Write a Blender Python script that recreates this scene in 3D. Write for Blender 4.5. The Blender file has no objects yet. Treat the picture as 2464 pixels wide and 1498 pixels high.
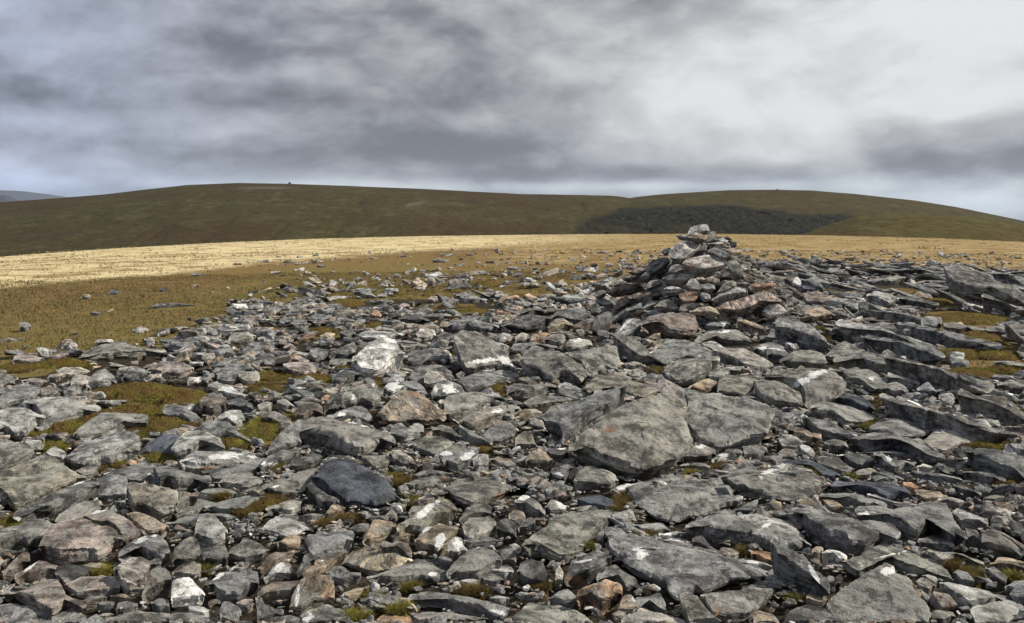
import bpy, bmesh, math, random
import numpy as np
from mathutils import Vector

SC = bpy.context.scene
COL = SC.collection
R = math.radians

# ------------------------------------------------------------------ camera
FPX, CX, CY, YH = 887.0, 512.0, 311.5, 226.0      # focal length in pixels of a 1024 px wide frame, centre, eye level row
EYE = 1.5
PITCH = math.atan((CY - YH) / FPX)
cam_d = bpy.data.cameras.new('camera')
cam_d.sensor_width = 36.0
cam_d.lens = 36.0 * FPX / 1024.0
cam_d.clip_start = 0.05
cam_d.clip_end = 90000.0
cam = bpy.data.objects.new('camera', cam_d)
COL.objects.link(cam)
cam.location = (0, 0, EYE)
cam.rotation_euler = (math.pi / 2 - PITCH, 0, 0)
SC.camera = cam

# ------------------------------------------------------------------ light
SUN_AZ, SUN_EL = R(80), R(40)        # azimuth measured from the view direction towards the right
sd = bpy.data.lights.new('sun', 'SUN')
sd.energy = 5.0
sd.angle = R(1.2)
sd.color = (1.0, 0.93, 0.82)
sun = bpy.data.objects.new('sun', sd)
COL.objects.link(sun)
svec = Vector((math.sin(SUN_AZ) * math.cos(SUN_EL), math.cos(SUN_AZ) * math.cos(SUN_EL), math.sin(SUN_EL)))
sun.rotation_euler = svec.to_track_quat('Z', 'Y').to_euler()
sun.location = (30, 10, 40)

SC.view_settings.view_transform = 'Standard'
SC.view_settings.look = 'None'
SC.view_settings.exposure = 0.0
SC.view_settings.gamma = 1.0
SC.view_settings.use_curve_mapping = False
SC.cycles.max_bounces = 4
SC.cycles.diffuse_bounces = 2
SC.cycles.use_denoising = True


class NT:
    """small helper to wire shader nodes"""
    def __init__(s, tree):
        s.t = tree
        s.n = tree.nodes
        s.l = tree.links

    def new(s, typ, **kw):
        n = s.n.new(typ)
        for k, v in kw.items():
            setattr(n, k, v)
        return n

    def put(s, sock, v):
        if isinstance(v, bpy.types.NodeSocket):
            s.l.new(v, sock)
        elif v is not None:
            if hasattr(sock.default_value, '__len__') and not hasattr(v, '__len__'):
                v = [v] * len(sock.default_value)
            if hasattr(sock.default_value, '__len__') and len(sock.default_value) == 4 and len(v) == 3:
                v = tuple(v) + (1,)
            sock.default_value = v

    def m(s, op, a, b=None, c=None, clamp=False):
        n = s.new('ShaderNodeMath', operation=op, use_clamp=clamp)
        s.put(n.inputs[0], a)
        if b is not None:
            s.put(n.inputs[1], b)
        if c is not None:
            s.put(n.inputs[2], c)
        return n.outputs[0]

    def vm(s, op, a, b=None):
        n = s.new('ShaderNodeVectorMath', operation=op)
        s.put(n.inputs[0], a)
        if b is not None:
            s.put(n.inputs[3] if op == 'SCALE' else n.inputs[1], b)
        return n.outputs['Value'] if op in ('LENGTH', 'DOT_PRODUCT') else n.outputs[0]

    def noise(s, vec, scale, detail=5, rough=.55, dist=0, color=False):
        n = s.new('ShaderNodeTexNoise')
        s.put(n.inputs['Vector'], vec)
        n.inputs['Scale'].default_value = scale
        n.inputs['Detail'].default_value = detail
        n.inputs['Roughness'].default_value = rough
        n.inputs['Distortion'].default_value = dist
        return n.outputs[1 if color else 0]

    def ramp(s, v, a, b, lo=0., hi=1.):
        n = s.new('ShaderNodeMapRange', interpolation_type='SMOOTHSTEP')
        s.put(n.inputs[0], v)
        n.inputs[1].default_value = a
        n.inputs[2].default_value = b
        n.inputs[3].default_value = lo
        n.inputs[4].default_value = hi
        return n.outputs[0]

    def mix(s, f, a, b, mode='MIX'):
        n = s.new('ShaderNodeMix', data_type='RGBA', blend_type=mode)
        s.put(n.inputs[0], f)
        s.put(n.inputs[6], a)
        s.put(n.inputs[7], b)
        return n.outputs[2]

    def mul(s, col, f):
        return s.vm('SCALE', col, f)

    def comb(s, x, y, z):
        n = s.new('ShaderNodeCombineXYZ')
        s.put(n.inputs[0], x)
        s.put(n.inputs[1], y)
        s.put(n.inputs[2], z)
        return n.outputs[0]

    def sep(s, v):
        n = s.new('ShaderNodeSeparateXYZ')
        s.put(n.inputs[0], v)
        return n.outputs

    def attr(s, name):
        n = s.new('ShaderNodeAttribute', attribute_name=name)
        return n


# ------------------------------------------------------------------ sky: overcast with breaks, over a Nishita sky
world = bpy.data.worlds.new('World')
SC.world = world
world.use_nodes = True
W = NT(world.node_tree)
W.n.clear()
tc = W.new('ShaderNodeTexCoord').outputs['Generated']
sx, sy, sz = W.sep(tc)
az = W.m('ARCTAN2', sx, sy)                    # 0 straight ahead, positive to the right
hyp = W.m('SQRT', W.m('ADD', W.m('MULTIPLY', sx, sx), W.m('MULTIPLY', sy, sy)))
el = W.m('ARCTAN2', sz, hyp)
elp = W.m('MAXIMUM', el, 0.0)
# clouds get flatter towards the horizon
elw = W.m('POWER', elp, 0.85)
cv = W.comb(W.m('MULTIPLY', az, 1.0), W.m('MULTIPLY', elw, 1.75), 0.0)
wv = W.noise(cv, 2.6, 5, .5, color=True)
cvw = W.vm('ADD', cv, W.vm('SCALE', W.vm('SUBTRACT', wv, (.5, .5, .5)), 0.13))
n1 = W.noise(cvw, 3.6, 6, .50)
n2 = W.noise(W.vm('ADD', cvw, (7.3, 2.1, 0)), 9.5, 8, .54)
n4 = W.noise(W.vm('ADD', cvw, (2.3, 5.1, 7)), 24.0, 6, .55)
n3 = W.noise(W.vm('ADD', cvw, (1.3, 9.1, 4)), 1.4, 3, .5)
lum = W.m('ADD', 0.39, W.m('MULTIPLY', W.m('SUBTRACT', W.ramp(n1, .32, .68), .5), 0.11))
lum = W.m('ADD', lum, W.m('MULTIPLY', W.m('SUBTRACT', W.ramp(n2, .34, .66), .5), 0.10))
lum = W.m('ADD', lum, W.m('MULTIPLY', W.m('SUBTRACT', n4, .5), 0.08))
lum = W.m('ADD', lum, W.m('MULTIPLY', W.m('SUBTRACT', n3, .5), 0.10))
# billows: the same cloud field compared with itself a little higher up, so tops catch light and bases darken
cup = W.vm('ADD', cvw, (0.012, 0.042, 0))
n1u = W.noise(cup, 3.6, 6, .50)
n2u = W.noise(W.vm('ADD', cup, (7.3, 2.1, 0)), 9.5, 8, .54)
relief = W.m('ADD', W.m('MULTIPLY', W.m('SUBTRACT', n1, n1u), 0.85), W.m('MULTIPLY', W.m('SUBTRACT', n2, n2u), 0.34))
relief = W.m('MULTIPLY', relief, W.ramp(el, 0.0, 0.05, .5, 1.0))
lum = W.m('ADD', lum, relief)
# large bright breaks and dark banks: (azimuth, elevation, half width, half height, amount)
def dp(x, y, rx, ry, a):
    return (math.atan((x - 1232) / 2134.), math.atan((544 - y) / 2134.), rx / 2134., ry / 2134., a)
BL = [dp(1700, 260, 250, 100, .32), dp(2360, 130, 330, 200, .46), dp(2000, 90, 380, 130, .28), dp(1880, 390, 260, 45, .20), dp(1560, 330, 260, 60, .10),
      dp(2330, 290, 200, 55, .18), dp(60, 325, 150, 36, .16), dp(330, 180, 240, 45, .08), dp(1150, 290, 100, 36, .12), dp(640, 300, 90, 24, .08),
      dp(850, 448, 1000, 15, .14), dp(70, 425, 240, 34, .16), dp(2400, 485, 300, 34, .18), dp(1500, 452, 500, 12, .14),
      dp(1000, 350, 430, 56, -.15), dp(850, 255, 420, 56, -.12), dp(560, 372, 460, 34, -.12), dp(150, 275, 230, 30, -.16), dp(1250, 415, 420, 20, -.10),
      dp(2260, 400, 460, 46, -.28), dp(1050, 130, 380, 90, -.05), dp(1250, 350, 300, 50, -.08)]
for (a0, e0, ra, re, amt) in BL:
    dx = W.m('DIVIDE', W.m('SUBTRACT', az, a0), ra)
    dy = W.m('DIVIDE', W.m('SUBTRACT', el, e0), re)
    # ragged by the same warp that shapes the clouds
    q = W.vm('ADD', W.comb(dx, dy, 0), W.vm('SCALE', W.vm('SUBTRACT', wv, (.5, .5, .5)), 1.5))
    r2 = W.vm('DOT_PRODUCT', q, W.vm('MULTIPLY', q, (1, 1, 0)))
    g = W.m('EXPONENT', W.m('MULTIPLY', r2, -1.0))
    lum = W.m('ADD', lum, W.m('MULTIPLY', g, amt))
up = W.ramp(el, 0.30, 0.9)
lum = W.m('ADD', lum, W.m('MULTIPLY', up, 0.02))
lum = W.m('SMOOTH_MAX', lum, 0.17, 0.12)
lum = W.m('SMOOTH_MIN', lum, 0.80, 0.12)
# dark cloud is violet grey, bright cloud almost neutral
dark = W.ramp(lum, 0.18, 0.62)
tint = W.mix(dark, (0.93, 0.96, 1.09), (0.985, 1.0, 1.02))
leftb = W.ramp(W.m('MULTIPLY', az, -1), 0.1, 0.55)
tint = W.mix(leftb, tint, (0.86, 0.955, 1.22))
cloud = W.vm('SCALE', tint, lum)
hb = W.ramp(el, 0.075, 0.02)
cloud = W.mix(W.m('MULTIPLY', hb, 0.55), cloud, W.vm('MULTIPLY', cloud, (0.88, 1.03, 1.16)))
nish = W.new('ShaderNodeTexSky', sky_type='NISHITA')
nish.sun_disc = False
nish.sun_elevation = SUN_EL
nish.sun_rotation = SUN_AZ
bgn = W.new('ShaderNodeBackground')
W.put(bgn.inputs[0], nish.outputs[0])
bgn.inputs[1].default_value = 0.06
bgc = W.new('ShaderNodeBackground')
W.put(bgc.inputs[0], cloud)
bgc.inputs[1].default_value = 1.0
cover = W.ramp(W.m('ADD', n1, W.m('MULTIPLY', n3, .5)), 0.35, 0.6, 0.86, 1.0)
mx = W.new('ShaderNodeMixShader')
W.put(mx.inputs[0], cover)
W.l.new(bgn.outputs[0], mx.inputs[1])
W.l.new(bgc.outputs[0], mx.inputs[2])
wo = W.new('ShaderNodeOutputWorld')
W.l.new(mx.outputs[0], wo.inputs[0])
world.cycles.sampling_method = 'MANUAL'
world.cycles.sample_map_resolution = 512

# ------------------------------------------------------------------ numeric noise
def _h(ix, iy, iz, seed):
    n = (ix * 374761393 + iy * 668265263 + iz * 2147483647 + seed * 1274126177) & 0xffffffff
    n = ((n ^ (n >> 13)) * 1274126177) & 0xffffffff
    n = ((n ^ (n >> 15)) * 2246822519) & 0xffffffff
    return ((n ^ (n >> 16)) & 0xffff) / 32767.5 - 1.0


def vnoise(p, seed=0):
    p = np.asarray(p, float)
    i = np.floor(p).astype(np.int64)
    f = p - i
    f = f * f * (3 - 2 * f)
    r = 0
    for dx in (0, 1):
        wx = f[..., 0] if dx else 1 - f[..., 0]
        for dy in (0, 1):
            wy = f[..., 1] if dy else 1 - f[..., 1]
            for dz in (0, 1):
                wz = f[..., 2] if dz else 1 - f[..., 2]
                r = r + wx * wy * wz * _h(i[..., 0] + dx, i[..., 1] + dy, i[..., 2] + dz, seed)
    return r


def fbm(p, oct=4, seed=0, gain=.5):
    a, s, t = 1.0, 0, 0
    p = np.asarray(p, float)
    for o in range(oct):
        s = s + a * vnoise(p * (2.03 ** o) + o * 17.3, seed + o)
        t += a
        a *= gain
    return s / t


def smooth(a, b, x):
    t = np.clip((x - a) / (b - a), 0, 1)
    return t * t * (3 - 2 * t)


# ------------------------------------------------------------------ terrain under the stones
D2U = 1024.0 / 2464.0
EDGE = np.array([(-900, 640), (0, 608), (250, 594), (500, 583), (750, 574), (1000, 568), (1400, 563), (1700, 562), (2000, 565), (2250, 570), (2464, 577), (3400, 600)]) * D2U


def k_of(x, y):
    yy = np.where(y > 0.05, y, 0.05)
    px = CX + FPX * np.clip(x / yy, -1.2, 1.2)
    ye = np.interp(px, EDGE[:, 0], EDGE[:, 1])
    th = (ye - YH) / FPX
    return th * th / (4 * EYE)


def gz(x, y):
    """ground height: a broad dome that falls away to the valley"""
    x = np.asarray(x, float)
    y = np.asarray(y, float)
    r = np.hypot(x, y)
    k = k_of(x, y)
    re = np.sqrt(EYE / k)
    z = -k * r * r - 0.0006 * np.maximum(r - 1.25 * re, 0) ** 2
    return np.maximum(z, -260.0)


def ray(px, py):
    dx = (px - CX) / FPX
    dz = (CY - py) / FPX
    dy = np.ones_like(np.asarray(dx, float))
    c, s = math.cos(PITCH), math.sin(PITCH)
    return np.stack([dx, dy * c + dz * s, -dy * s + dz * c], -1)


def project(P):
    P = np.asarray(P, float)
    c, s = math.cos(PITCH), math.sin(PITCH)
    z = P[..., 2] - EYE
    fy = P[..., 1] * c - z * s
    fz = P[..., 1] * s + z * c
    fy = np.where(fy > .05, fy, .05)
    return CX + FPX * P[..., 0] / fy, CY - FPX * fz / fy


def hit_ground(px, py):
    d = ray(px, py)
    t = EYE / max(1e-4, -d[2])
    for _ in range(8):
        x, y = d[0] * t, d[1] * t
        t = (EYE - float(gz(x, y))) / max(1e-4, -d[2])
    return np.array([d[0] * t, d[1] * t, EYE + d[2] * t])


# profile of the cairn: radius at height
CAIRN_C = np.array([706.0, 0.0])
_cd = 14.2
CAX = (716.0 - CX) / FPX * _cd
CAY = _cd
CZ = np.array([0.0, .33, .63, .97, 1.2, 1.45, 1.6])
CR = np.array([1.75, 1.42, 1.10, .64, .40, .14, .02])


def cairn_r(z):
    return np.interp(z, CZ, CR)


def hit_cairn(px, py):
    d = ray(px, py)
    t = 11.5
    while t < 16.0:
        p = d * t
        z = p[2] + EYE
        if z < 0.02:
            break
        if math.hypot(p[0] - CAX, p[1] - CAY) < cairn_r(z):
            return np.array([p[0], p[1], z])
        t += 0.02
    t = min(t, CAY / d[1])
    p = d * t
    return np.array([p[0], p[1], p[2] + EYE])


# ------------------------------------------------------------------ mesh helpers
def mesh_from(name, V, F, smooth_shade=True, attrs=None, loc=None, mat=None, sharp=0):
    """F: list of (k x n) integer arrays, each of one polygon size"""
    V = np.asarray(V, float)
    if loc is not None:
        V = V - np.asarray(loc)
    me = bpy.data.meshes.new(name)
    me.vertices.add(len(V))
    me.vertices.foreach_set('co', V.astype(np.float32).ravel())
    F = [np.asarray(f, np.int32) for f in F if len(f)]
    nl = sum(f.size for f in F)
    npoly = sum(len(f) for f in F)
    me.loops.add(nl)
    me.loops.foreach_set('vertex_index', np.concatenate([f.ravel() for f in F]))
    me.polygons.add(npoly)
    sizes = np.concatenate([np.full(len(f), f.shape[1], np.int32) for f in F])
    st = np.concatenate([[0], np.cumsum(sizes)[:-1]]).astype(np.int32)
    me.polygons.foreach_set('loop_start', st)
    me.polygons.foreach_set('use_smooth', np.full(npoly, smooth_shade))
    for k, (typ, arr) in (attrs or {}).items():
        a = me.attributes.new(k, typ, 'POINT')
        if typ == 'FLOAT_COLOR':
            arr = np.asarray(arr, np.float32)
            if arr.shape[1] == 3:
                arr = np.hstack([arr, np.ones((len(arr), 1), np.float32)])
            a.data.foreach_set('color', arr.ravel())
        elif typ == 'FLOAT':
            a.data.foreach_set('value', np.asarray(arr, np.float32).ravel())
        elif typ == 'FLOAT_VECTOR':
            a.data.foreach_set('vector', np.asarray(arr, np.float32).ravel())
    if mat:
        me.materials.append(mat)
    me.update()
    me.validate()
    if smooth_shade and sharp:
        me.set_sharp_from_angle(angle=R(sharp))
    ob = bpy.data.objects.new(name, me)
    COL.objects.link(ob)
    if loc is not None:
        ob.location = loc
    return ob


def tag(o, label=None, cat=None, group=None, kind=None):
    if label:
        o['label'] = label
    if cat:
        o['category'] = cat
    if group:
        o['group'] = group
    if kind:
        o['kind'] = kind
    return o


def grid_faces(nr, nc):
    i = np.arange(nr - 1)[:, None] * nc + np.arange(nc - 1)[None, :]
    i = i.ravel()
    return np.stack([i, i + 1, i + nc + 1, i + nc], 1)


def new_mat(name):
    m = bpy.data.materials.new(name)
    m.use_nodes = True
    t = NT(m.node_tree)
    t.n.clear()
    b = t.new('ShaderNodeBsdfPrincipled')
    o = t.new('ShaderNodeOutputMaterial')
    t.l.new(b.outputs[0], o.inputs[0])
    return m, t, b


def bump(t, b, h, dist, strength=1.0):
    n = t.new('ShaderNodeBump')
    t.put(n.inputs['Height'], h)
    n.inputs['Distance'].default_value = dist
    n.inputs['Strength'].default_value = strength
    t.l.new(n.outputs[0], b.inputs['Normal'])


# ------------------------------------------------------------------ materials
def rock_material(name):
    m, t, b = new_mat(name)
    q0 = t.attr('rco').outputs['Vector']
    tn = t.attr('tint').outputs['Color']
    mk = t.sep(t.attr('mk').outputs['Vector'])
    w = t.noise(q0, 4.0, 3, .5, color=True)
    q = t.vm('ADD', q0, t.vm('SCALE', t.vm('SUBTRACT', w, (.5, .5, .5)), 0.10))
    qb = t.vm('MULTIPLY', q, (2.0, 7.0, 42.0))
    band = t.noise(qb, 1.0, 6, .62)
    mott = t.noise(q, 7.0, 9, .66)
    lich = t.noise(t.vm('ADD', q, (31, 7, 3)), 9.0, 7, .68)
    var = t.m('MULTIPLY', t.m('SUBTRACT', t.noise(q0, 1.3, 2, .5), .5), .35)
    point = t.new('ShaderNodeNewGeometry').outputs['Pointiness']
    spot = t.noise(t.vm('ADD', q, (3, 70, 13)), 19.0, 6, .64)
    fine = t.noise(q, 110.0, 4, .6)
    f = t.m('ADD', 0.34, t.m('MULTIPLY', t.ramp(mott, .38, .62), 1.2))
    c = t.mul(tn, f)
    bf = t.ramp(band, .34, .68, .32, 1.70)
    c = t.mix(mk[2], c, t.mul(c, bf))
    # grey green crust lichen, then black lichen spots
    c = t.mix(t.m('MULTIPLY', t.m('MULTIPLY', t.ramp(t.m('ADD', lich, var), .52, .58), t.ramp(mk[2], .08, .22, .1, 1)), .62), c, (0.315, 0.312, 0.280, 1))
    c = t.mix(t.m('MULTIPLY', t.ramp(t.m('SUBTRACT', spot, t.m('MULTIPLY', var, .8)), .57, .62), .68), c, (0.030, 0.031, 0.028, 1))
    c = t.mix(t.m('MULTIPLY', t.ramp(lich, .40, .33), .50), c, (0.055, 0.056, 0.050, 1))
    c = t.mul(c, t.ramp(fine, .25, .75, .80, 1.20))
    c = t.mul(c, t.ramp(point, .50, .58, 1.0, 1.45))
    # rusty stain and white quartz / crust patches where the photograph has them
    rg = t.m('ADD', t.m('SUBTRACT', t.m('MULTIPLY', mk[1], 2.0), 1.0), t.m('MULTIPLY', t.m('SUBTRACT', lich, .5), 2.2))
    c = t.mix(t.ramp(rg, -.05, .5, 0, .70), c, t.mul(t.mix(mott, (0.27, 0.135, 0.065, 1), (0.36, 0.24, 0.14, 1)), t.ramp(fine, .2, .8, .6, 1.2)))
    nz = t.m('ADD', t.m('MULTIPLY', t.m('SUBTRACT', spot, .5), 2.6), t.m('MULTIPLY', t.m('SUBTRACT', lich, .5), 3.2))
    nz = t.m('ADD', nz, t.m('MULTIPLY', t.m('SUBTRACT', band, .5), 1.2))
    rw = t.m('ADD', t.m('SUBTRACT', t.m('MULTIPLY', mk[0], 2.0), 1.0), nz)
    c = t.mix(t.ramp(rw, .0, .22), c, t.mul((0.80, 0.80, 0.76), t.ramp(fine, .2, .7, .82, 1.0)))
    t.put(b.inputs['Base Color'], c)
    b.inputs['Roughness'].default_value = 0.82
    b.inputs['Specular IOR Level'].default_value = 0.32
    h = t.m('ADD', t.m('MULTIPLY', mott, .9), t.m('MULTIPLY', spot, .38))
    h = t.m('ADD', h, t.m('MULTIPLY', t.m('MULTIPLY', band, mk[2]), 1.2))
    h = t.m('ADD', h, t.m('MULTIPLY', fine, .16))
    bump(t, b, h, 0.045, 1.0)
    return m


ROCK = rock_material('weathered_rock')


def ground_material():
    m, t, b = new_mat('moor_ground')
    pos = t.new('ShaderNodeNewGeometry').outputs['Position']
    z = t.sep(t.attr('zone').outputs['Vector'])
    big = t.noise(pos, .35, 6, .6)
    med = t.noise(pos, 2.2, 7, .62)
    small = t.noise(pos, 14.0, 6, .65)
    tiny = t.noise(pos, 70.0, 4, .6)
    wet = t.attr('wet').outputs['Fac']
    turf = t.mix(t.ramp(t.m('ADD', t.m('ADD', med, t.m('MULTIPLY', t.m('SUBTRACT', big, .5), 1.0)), t.m('MULTIPLY', t.m('SUBTRACT', wet, .5), .35)), .36, .60), (0.200, 0.126, 0.048, 1), (0.170, 0.132, 0.042, 1))
    turf = t.mix(t.ramp(small, .45, .65, 0, .5), turf, (0.13, 0.112, 0.032, 1))
    turf = t.mix(t.ramp(t.noise(pos, 5.5, 6, .65), .54, .62, 0, .7), turf, (0.25, 0.185, 0.08, 1))
    turf = t.mix(t.ramp(small, .40, .28, 0, .8), turf, (0.055, 0.036, 0.014, 1))
    turf = t.mul(turf, t.ramp(tiny, .25, .75, .7, 1.35))
    straw = t.mix(t.ramp(med, .3, .7), (0.62, 0.50, 0.27, 1), (0.72, 0.60, 0.35, 1))
    straw = t.mix(t.ramp(t.m('ADD', big, t.m('MULTIPLY', t.m('SUBTRACT', med, .5), .35)), .51, .59, 0, .8), straw, (0.26, 0.19, 0.07, 1))
    straw = t.mul(straw, t.ramp(small, .2, .8, .9, 1.12))
    gold = t.mix(t.ramp(t.m('ADD', med, t.m('MULTIPLY', t.m('SUBTRACT', big, .5), 1.2)), .40, .60), (0.25, 0.155, 0.055, 1), (0.43, 0.33, 0.16, 1))
    gold = t.mix(t.ramp(small, .44, .34, 0, .5), gold, (0.13, 0.085, 0.03, 1))
    gold = t.mul(gold, t.ramp(small, .2, .8, .7, 1.15))
    soil = t.mix(t.ramp(small, .4, .6), (0.020, 0.016, 0.011, 1), (0.060, 0.048, 0.032, 1))
    soil = t.mul(soil, t.ramp(tiny, .3, .7, .5, 1.4))
    edge = t.m('MULTIPLY', t.m('SUBTRACT', med, .5), .9)
    c = t.mix(t.ramp(t.m('ADD', z[2], edge), .25, .75), turf, gold)
    c = t.mix(t.ramp(t.m('ADD', z[1], edge), .22, .80), c, straw)
    c = t.mix(t.ramp(t.m('ADD', z[0], edge), .42, .58), c, soil)
    t.put(b.inputs['Base Color'], c)
    b.inputs['Roughness'].default_value = 0.95
    b.inputs['Specular IOR Level'].default_value = 0.1
    h = t.m('ADD', med, t.m('ADD', t.m('MULTIPLY', small, .3), t.m('MULTIPLY', tiny, .08)))
    bump(t, b, h, 0.10, .8)
    return m


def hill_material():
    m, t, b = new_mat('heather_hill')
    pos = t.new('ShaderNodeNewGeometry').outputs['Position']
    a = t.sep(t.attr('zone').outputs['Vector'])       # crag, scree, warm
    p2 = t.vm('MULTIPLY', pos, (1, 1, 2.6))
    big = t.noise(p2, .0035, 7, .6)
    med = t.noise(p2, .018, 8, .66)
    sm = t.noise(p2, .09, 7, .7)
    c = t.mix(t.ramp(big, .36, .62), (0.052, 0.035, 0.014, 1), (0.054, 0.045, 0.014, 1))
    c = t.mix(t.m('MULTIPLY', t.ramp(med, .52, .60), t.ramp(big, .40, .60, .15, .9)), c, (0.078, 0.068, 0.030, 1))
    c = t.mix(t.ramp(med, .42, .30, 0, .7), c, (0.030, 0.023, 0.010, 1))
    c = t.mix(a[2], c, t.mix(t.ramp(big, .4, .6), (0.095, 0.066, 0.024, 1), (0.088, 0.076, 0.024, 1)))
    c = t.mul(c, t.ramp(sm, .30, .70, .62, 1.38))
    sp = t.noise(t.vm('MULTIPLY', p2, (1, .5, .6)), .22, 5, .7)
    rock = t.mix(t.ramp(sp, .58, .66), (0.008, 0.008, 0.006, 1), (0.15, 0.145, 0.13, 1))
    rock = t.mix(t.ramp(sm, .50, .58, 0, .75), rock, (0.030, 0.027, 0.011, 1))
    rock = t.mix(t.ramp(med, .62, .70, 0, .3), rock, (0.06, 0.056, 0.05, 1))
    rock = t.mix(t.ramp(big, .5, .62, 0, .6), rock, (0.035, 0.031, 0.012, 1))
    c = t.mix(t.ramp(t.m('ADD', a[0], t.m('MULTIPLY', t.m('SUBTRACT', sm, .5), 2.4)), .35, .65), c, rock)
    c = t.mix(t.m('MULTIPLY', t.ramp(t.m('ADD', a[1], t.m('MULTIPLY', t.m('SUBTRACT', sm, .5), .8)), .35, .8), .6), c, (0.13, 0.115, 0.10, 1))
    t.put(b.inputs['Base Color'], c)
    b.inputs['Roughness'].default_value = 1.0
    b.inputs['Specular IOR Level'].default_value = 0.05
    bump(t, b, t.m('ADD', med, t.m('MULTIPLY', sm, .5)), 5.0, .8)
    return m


def moss_material():
    m, t, b = new_mat('moss')
    pos = t.new('ShaderNodeNewGeometry').outputs['Position']
    a = t.noise(pos, 5, 7, .66)
    s = t.noise(pos, 60, 5, .6)
    c = t.mix(t.ramp(a, .42, .58), (0.150, 0.094, 0.032, 1), (0.155, 0.128, 0.028, 1))
    c = t.mix(t.ramp(a, .57, .66), c, (0.24, 0.215, 0.045, 1))
    c = t.mul(c, t.ramp(s, .3, .7, .45, 1.35))
    t.put(b.inputs['Base Color'], c)
    b.inputs['Roughness'].default_value = 1.0
    b.inputs['Specular IOR Level'].default_value = 0.1
    bump(t, b, t.m('ADD', s, t.m('MULTIPLY', a, .6)), 0.05, 1.0)
    return m


def grass_material():
    m, t, b = new_mat('grass_blade')
    c = t.attr('tint').outputs['Color']
    t.put(b.inputs['Base Color'], c)
    b.inputs['Roughness'].default_value = .8
    b.inputs['Specular IOR Level'].default_value = 0.1
    g = t.new('ShaderNodeNewGeometry').outputs['Normal']
    t.l.new(t.vm('NORMALIZE', t.vm('ADD', t.vm('SCALE', g, 0.35), (0, 0, 1))), b.inputs['Normal'])
    return m


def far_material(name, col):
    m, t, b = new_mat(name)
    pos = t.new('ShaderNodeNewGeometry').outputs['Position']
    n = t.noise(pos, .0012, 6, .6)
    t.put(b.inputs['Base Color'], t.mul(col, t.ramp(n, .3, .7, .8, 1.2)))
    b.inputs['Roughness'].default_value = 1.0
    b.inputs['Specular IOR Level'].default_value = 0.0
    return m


GROUND, HILL, MOSS, GRASS = ground_material(), hill_material(), moss_material(), grass_material()

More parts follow.
